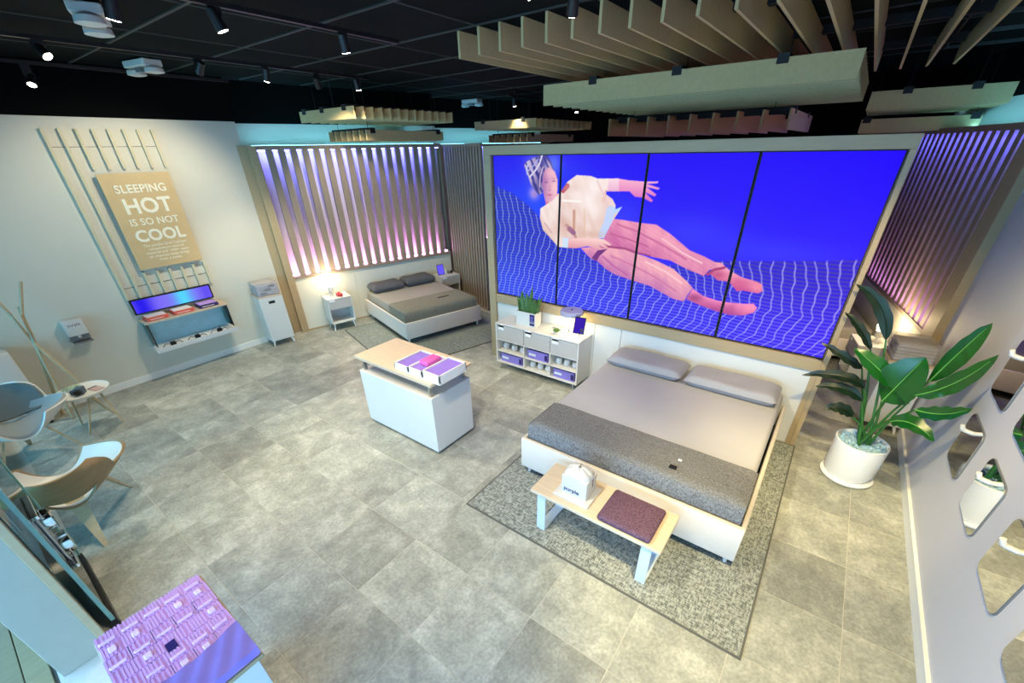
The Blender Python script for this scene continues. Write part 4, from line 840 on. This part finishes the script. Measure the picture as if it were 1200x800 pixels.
t = thing('coat_rack', 'wooden coat rack of crossing poles leaning by the left wall', 'coat rack', (-4.75, .02, 0))
for pts in ([(.02, .20, 1.72), (.02, .05, 1.36), (.03, .0, 1.02), (.15, .14, .46), (.22, .22, .001)], [(-.02, -.10, 1.78), (.0, -.04, 1.4), (.02, .0, 1.02), (.10, -.06, .4), (.14, -.10, .001)], [(.0, .06, 1.45), (.0, .02, 1.1), (-.05, -.08, .5), (-.10, -.16, .001)]):
    MB().tube(pts, [.016, .017, .019, .017, .015][:len(pts)], 10).build('pole', 'ash', t, True)
t = thing('white_case', 'white case standing behind the grey lounge chair', 'case', (-4.86, -.44, 0)); MB().box(-.17, .17, -.25, .22, .03, .98, bev=.02, seg=2).build('shell', 'white', t, True); MB().box(.17, .172, -.24, .21, .50, .505).build('seam', 'softgrey', t)
for s in (-1, 1): MB().box(-.15, .15, s * .18 - .03, s * .18 + .03 - .02, 0.001, .03).build('foot', 'black', t)
# open glass entrance door folded back beside the pier
t = thing('glass_door', 'open glass entrance door with chrome lock beside the white pier', 'door', (-1.02, -.60, 0))
MB().box(-.50, .47, -.006, .006, .10, 2.35).build('pane', 'glassd', t); MB().box(-.50, .47, -.02, .02, 0.006, .10, bev=.003).build('bottom_rail', 'black', t); MB().box(-.49, .46, .0205, .0225, .06, .066).build('rail_strip', 'steel', t); MB().box(-.50, .47, -.02, .02, 2.35, 2.42).build('top_rail', 'steel', t)
for x in (-.50, .445): MB().box(x, x + .028, -.012, .012, .10, 2.35, bev=.002).build('edge_strip', 'teal', t)
lk = MB().box(.05, .23, .006, .02, .56, .98, bev=.004).build('lock_plate', 'steel', t)
for zz in (.66, .88): MB().cyl((.14, .02, zz), (.14, .075, zz), .082, .082, 28).build('lock_cylinder', 'chrome', lk, True)
for zz in (.54, 1.0): MB().box(-.02, .30, .008, .04, zz - .016, zz + .016, bev=.004).build('lock_bar', 'chrome', lk)
# ------------------------------------------------------------------ foreground pedestal with the purple gel pad
t = thing('pedestal', 'white pedestal with a grey rim in the lower left foreground', 'pedestal', (.81, -.36, 0))
MB().box(-.345, .345, -.225, .215, 0.001, .845, bev=.003).build('body', 'white', t); MB().box(.12, .124, -.2262, -.2252, .03, .84).build('door_gap', 'black', t); MB().box(-.37, .37, -.24, .24, .845, .87, bev=.003).build('rim', 'taupe', t)
t = thing('gel_pad', 'lilac gel cushion pad half covered by a violet sleeve on the pedestal', 'cushion', (.81, -.36, .8705))
MB().box(-.362, .362, -.232, .232, 0, .022, bev=.006).build('base', 'lilac', t)
rb = MB(); rnd = random.Random(2); cw, ch = .0905, .0928
for i in range(8):
    for j in range(5):
        cx, cy = -.362 + cw * (i + .5), -.232 + ch * (j + .5)
        if cx > .10 and False: continue
        for k in range(6):
            y = cy - ch * .44 + ch * .88 * k / 5; wv = .004 * math.sin(i * 2 + k)
            rb.box(cx - cw * .48, cx + cw * .48, y - .0048 + wv, y + .0048 + wv, .022, .028)
o = rb.build('gel_ribs', 'lilac', t); o['kind'] = 'stuff'
for i in range(8):
    for j in range(5):
        if (i, j) in ((3, 2),): continue
        cx, cy = -.362 + cw * (i + .5), -.232 + ch * (j + .5)
        if (i * 3 + j * 2) % 2 == 0: MB().box(cx + .012, cx + .030, cy - .038, cy + .030, .022, .036, bev=.004).build('raised_bar', mat('pale_lilac_%d_%d' % (i, j), (226, 190, 240), .4), t)
        elif (i + j) % 3: MB().box(cx - .018, cx + .018, cy - .016, cy + .016, .022, .038, bev=.004).build('raised_block', mat('pale_lilac_%d_%d' % (i, j), (230, 200, 242), .4), t)
MB().box(-.04, .02, -.03, .012, .022, .0295).build('opening', 'navy', t)
def sleeve(u, v):
    x = .14 + .222 * u; x0_ = .12 + .05 * math.sin(v * 3.0)
    x = x0_ + (.368 - x0_) * u
    return (x, -.236 + .472 * v, .046 + .003 * math.sin(v * 30 + u * 9) - (.03 if u > .97 else 0))
MB().grid(sleeve, 14, 30, th=.006).build('sleeve', 'violet', t, True)

# ------------------------------------------------------------------ ceiling baffles
def baffles(label, along, x0, x1, y0, y1, z0, h, n, rails, th=.024, rz=0.0):
    """planks run along the given axis; black rails cross above them"""
    cx, cy = (x0 + x1) / 2, (y0 + y1) / 2
    t = thing('ceiling_baffle', label, 'ceiling baffle', (cx, cy, z0), rz, 'hanging ceiling baffles'); hx, hy = (x1 - x0) / 2, (y1 - y0) / 2
    s0 = None
    for k in range(n):
        q = -1 + 2 * k / (n - 1); lc = (0, q * hy, 0) if along == 'x' else (q * hx, 0, 0)
        if s0 is None:
            s0 = (MB().box(-hx, hx, -th / 2, th / 2, 0, h) if along == 'x' else MB().box(-th / 2, th / 2, -hy, hy, 0, h)).build('plank', 'baffle', t); s0.location = lc
        else: inst(s0, t, lc)
    for q in rails:
        rl = (MB().box(q * hx - .048, q * hx + .048, -hy - .02, hy + .02, h - .045, h + .03) if along == 'x' else MB().box(-hx - .02, hx + .02, q * hy - .048, q * hy + .048, h - .045, h + .03)).build('rail', 'black', t)
        for e in (-.8, .8):
            p = (q * hx, e * hy) if along == 'x' else (e * hx, q * hy); MB().cyl((p[0], p[1], h + .02), (p[0], p[1], 3.90 - z0), .004, n=6).build('hanger', 'black', t)
    return t
baffles('uppermost set of long tan baffles, ends pointing at the viewer', 'y', -.595, 3.31, 3.55, 7.80, 3.685, .20, 17, (-.6, .1, .8))
baffles('broad tan baffle set crossing just above the video wall', 'x', -.60, 2.55, 5.05, 7.9, 3.385, .205, 13, (-.58, 0.02, .62))
baffles('lower baffle set peeking over the video wall top edge', 'y', -.50, 1.90, 6.75, 9.2, 3.08, .22, 9, (-.72, .5))
baffles('tan baffle set above the left alcove bed, upper layer', 'x', -4.72, -3.30, 4.22, 6.25, 3.36, .15, 13, (-.8, -.1, .7))
baffles('tan baffle set above the left alcove bed, lower layer', 'y', -4.62, -3.62, 4.6, 6.3, 3.10, .14, 7, (-.85, .85))
baffles('dark baffle set beyond the slat divider, upper layer', 'x', -4.2, -2.6, 7.9, 10.2, 3.30, .15, 12, (-.7, .6))
baffles('dark baffle set beyond the slat divider, lower layer', 'y', -3.9, -2.9, 8.0, 9.9, 3.07, .13, 7, (-.8, .8))
baffles('blue-lit baffle set above the right alcove, upper layer', 'x', 2.62, 3.95, 7.9, 9.6, 3.28, .20, 8, (-.45, .5))
baffles('blue-lit baffle set above the right alcove, lower layer', 'x', 2.6, 3.85, 8.5, 9.9, 3.04, .16, 7, (-.9, .9))

# ------------------------------------------------------------------ ceiling lights
def track(label, x, y0, y1, z):
    t = thing('track_rail', label, 'track', (x, (y0 + y1) / 2, z), group='black lighting tracks'); h = (y1 - y0) / 2
    MB().box(-.018, .018, -h, h, 0, .03).build('rail', 'spotb', t)
    for e in (-.85, .85): MB().cyl((0, e * h, .03), (0, e * h, 3.90 - z), .006, n=6).build('hanger', 'spotb', t)
track('black lighting track nearest the left wall', -4.6, -.6, 3.2, 3.80); track('second black lighting track from the left wall', -3.1, -.6, 4.4, 3.80)
track('third black lighting track from the left wall', -1.05, -.6, 3.2, 3.80); track('black lighting track above the large bed', 1.0, -.6, 3.2, 3.80); track('black lighting track nearest the right wall', 3.1, -.6, 3.2, 3.80)
def track_spot(label, loc, target, watts, deg=60, rgb=(255, 242, 212), blend=.7, size=.05):
    t = thing('track_spotlight', label, 'spotlight', loc, group='track spotlights'); d = (Vector(target) - Vector(loc)).normalized()
    MB().cyl(-d * .07, d * .05, .034, .040, 18).build('canister', 'spotb', t, True); MB().cyl(d * .0505, d * .053, .034, .034, 18).build('lens', 'spotglow', t)
    MB().box(-.008, .008, -.04, .04, .03, max(.05, (3.90 if 'hidden' in label else 3.80) - loc[2])).build('bracket', 'spotb', t)
    spot_lamp(t, Vector(loc) + d * .075, target, watts, deg, rgb, blend, size)
SP = [('bright track spotlight nearest the upper left corner', (-3.05, 1.03, 3.72), (-.8, 2.3, .4), 150, 58),
 ('added track spotlight aimed at the tan sign', (-3.1, 2.25, 3.72), (-5.05, 1.7, 1.7), 75, 95),  # added spot, gives the left wall and sign a warm wash
 ('very bright track spotlight at the top edge, left of centre', (-1.10, 1.02, 3.70), (-2.2, .6, 0), 85, 80),
 ('dim track spotlight at the top edge beside the dark panel corner', (-1.05, 1.60, 3.72), (-.7, 2.6, .7), 36, 50),
 ('small track spotlight hanging over the left wall', (-4.58, 1.16, 3.66), (-2.7, -.3, 0), 90, 70),
 ('small bright spotlight above the left slat wall', (-3.1, 3.6, 3.70), (-4.5, 5.0, 1.0), 75, 85),
 ('track spotlight lighting the hamper corner', (-3.1, 2.95, 3.72), (-4.5, 2.95, .3), 80, 70),
 ('track spotlight over the middle of the floor', (-1.05, .3, 3.72), (-1.0, 1.0, 0), 60, 85),
 ('track spotlight over the island', (-1.05, 2.6, 3.72), (-1.6, 3.6, 0), 80, 85),
 ('track spotlight over the alcove bed', (-3.1, 4.2, 3.72), (-3.2, 4.9, .5), 70, 85),
 ('added track spotlight over the foot of the large bed', (1.0, .9, 3.72), (1.4, 2.5, .4), 120, 80),  # added out of view to brighten the bed foot
 ('added track spotlight over the tile floor before the rug', (1.0, .2, 3.72), (.6, 1.2, 0), 95, 85),  # added out of view to brighten the open floor
 ('track spotlight over the right aisle', (3.1, 1.0, 3.72), (3.5, 2.3, 0), 300, 66, (255, 228, 158)),
 ('track spotlight aimed at the potted plant', (3.1, 2.2, 3.72), (3.5, 4.9, .2), 190, 62, (255, 230, 168)),
 ('added track spotlight aimed at the bed pillows', (1.0, 2.4, 3.72), (1.9, 4.3, .6), 75, 60),  # added to brighten the pillows
 ('added track spotlight aimed at the cabinet under the displays', (1.0, 2.9, 3.72), (-.2, 4.5, .6), 75, 50)]  # added to brighten the cabinet
for lb, lo, tg, wt, dg_, *cc in SP: track_spot(lb, lo, tg, wt * 1.25, dg_, *(cc or [(255, 242, 212)]))
for lb, lo, tg in (('small bright spotlight above the far baffles, left of centre', (-3.0, 7.7, 3.70), (-3.2, 8.6, 0)), ('farthest small bright spotlight left of the broad baffle', (-3.0, 10.2, 3.70), (-2.6, 9.5, 0))): track_spot(lb, lo, tg, 30, 80)
track('short black lighting track beyond the slat divider', -3.0, 7.5, 10.4, 3.80)
def emergency(label, loc, rz):
    t = thing('emergency_light', label, 'emergency light', loc, rz, 'twin-headed emergency lights')
    t.scale = (1.45, 1.45, 1.3)
    MB().box(-.15, .15, -.07, .07, -.05, .0, bev=.006).build('case', 'emw', t); MB().box(-.04, .04, -.05, .05, -.085, -.05).build('control', 'softgrey', t)
    for s in (-1, 1): MB().lathe([(.03, .0), (.062, -.02), (.066, -.05), (.03, -.058)], c=(s * .13, 0, -.045), n=20).build('head', 'emw', t, True)
emergency('white twin-headed emergency light below the grid ceiling at upper left', (-4.28, 2.14, 3.895), R(10)); emergency('white twin-headed emergency light at the very top left, beside a bright spot', (-2.2, 1.22, 3.895), R(-20)); emergency('small distant twin-headed emergency light above the far baffles', (-4.6, 8.3, 3.895), R(5))
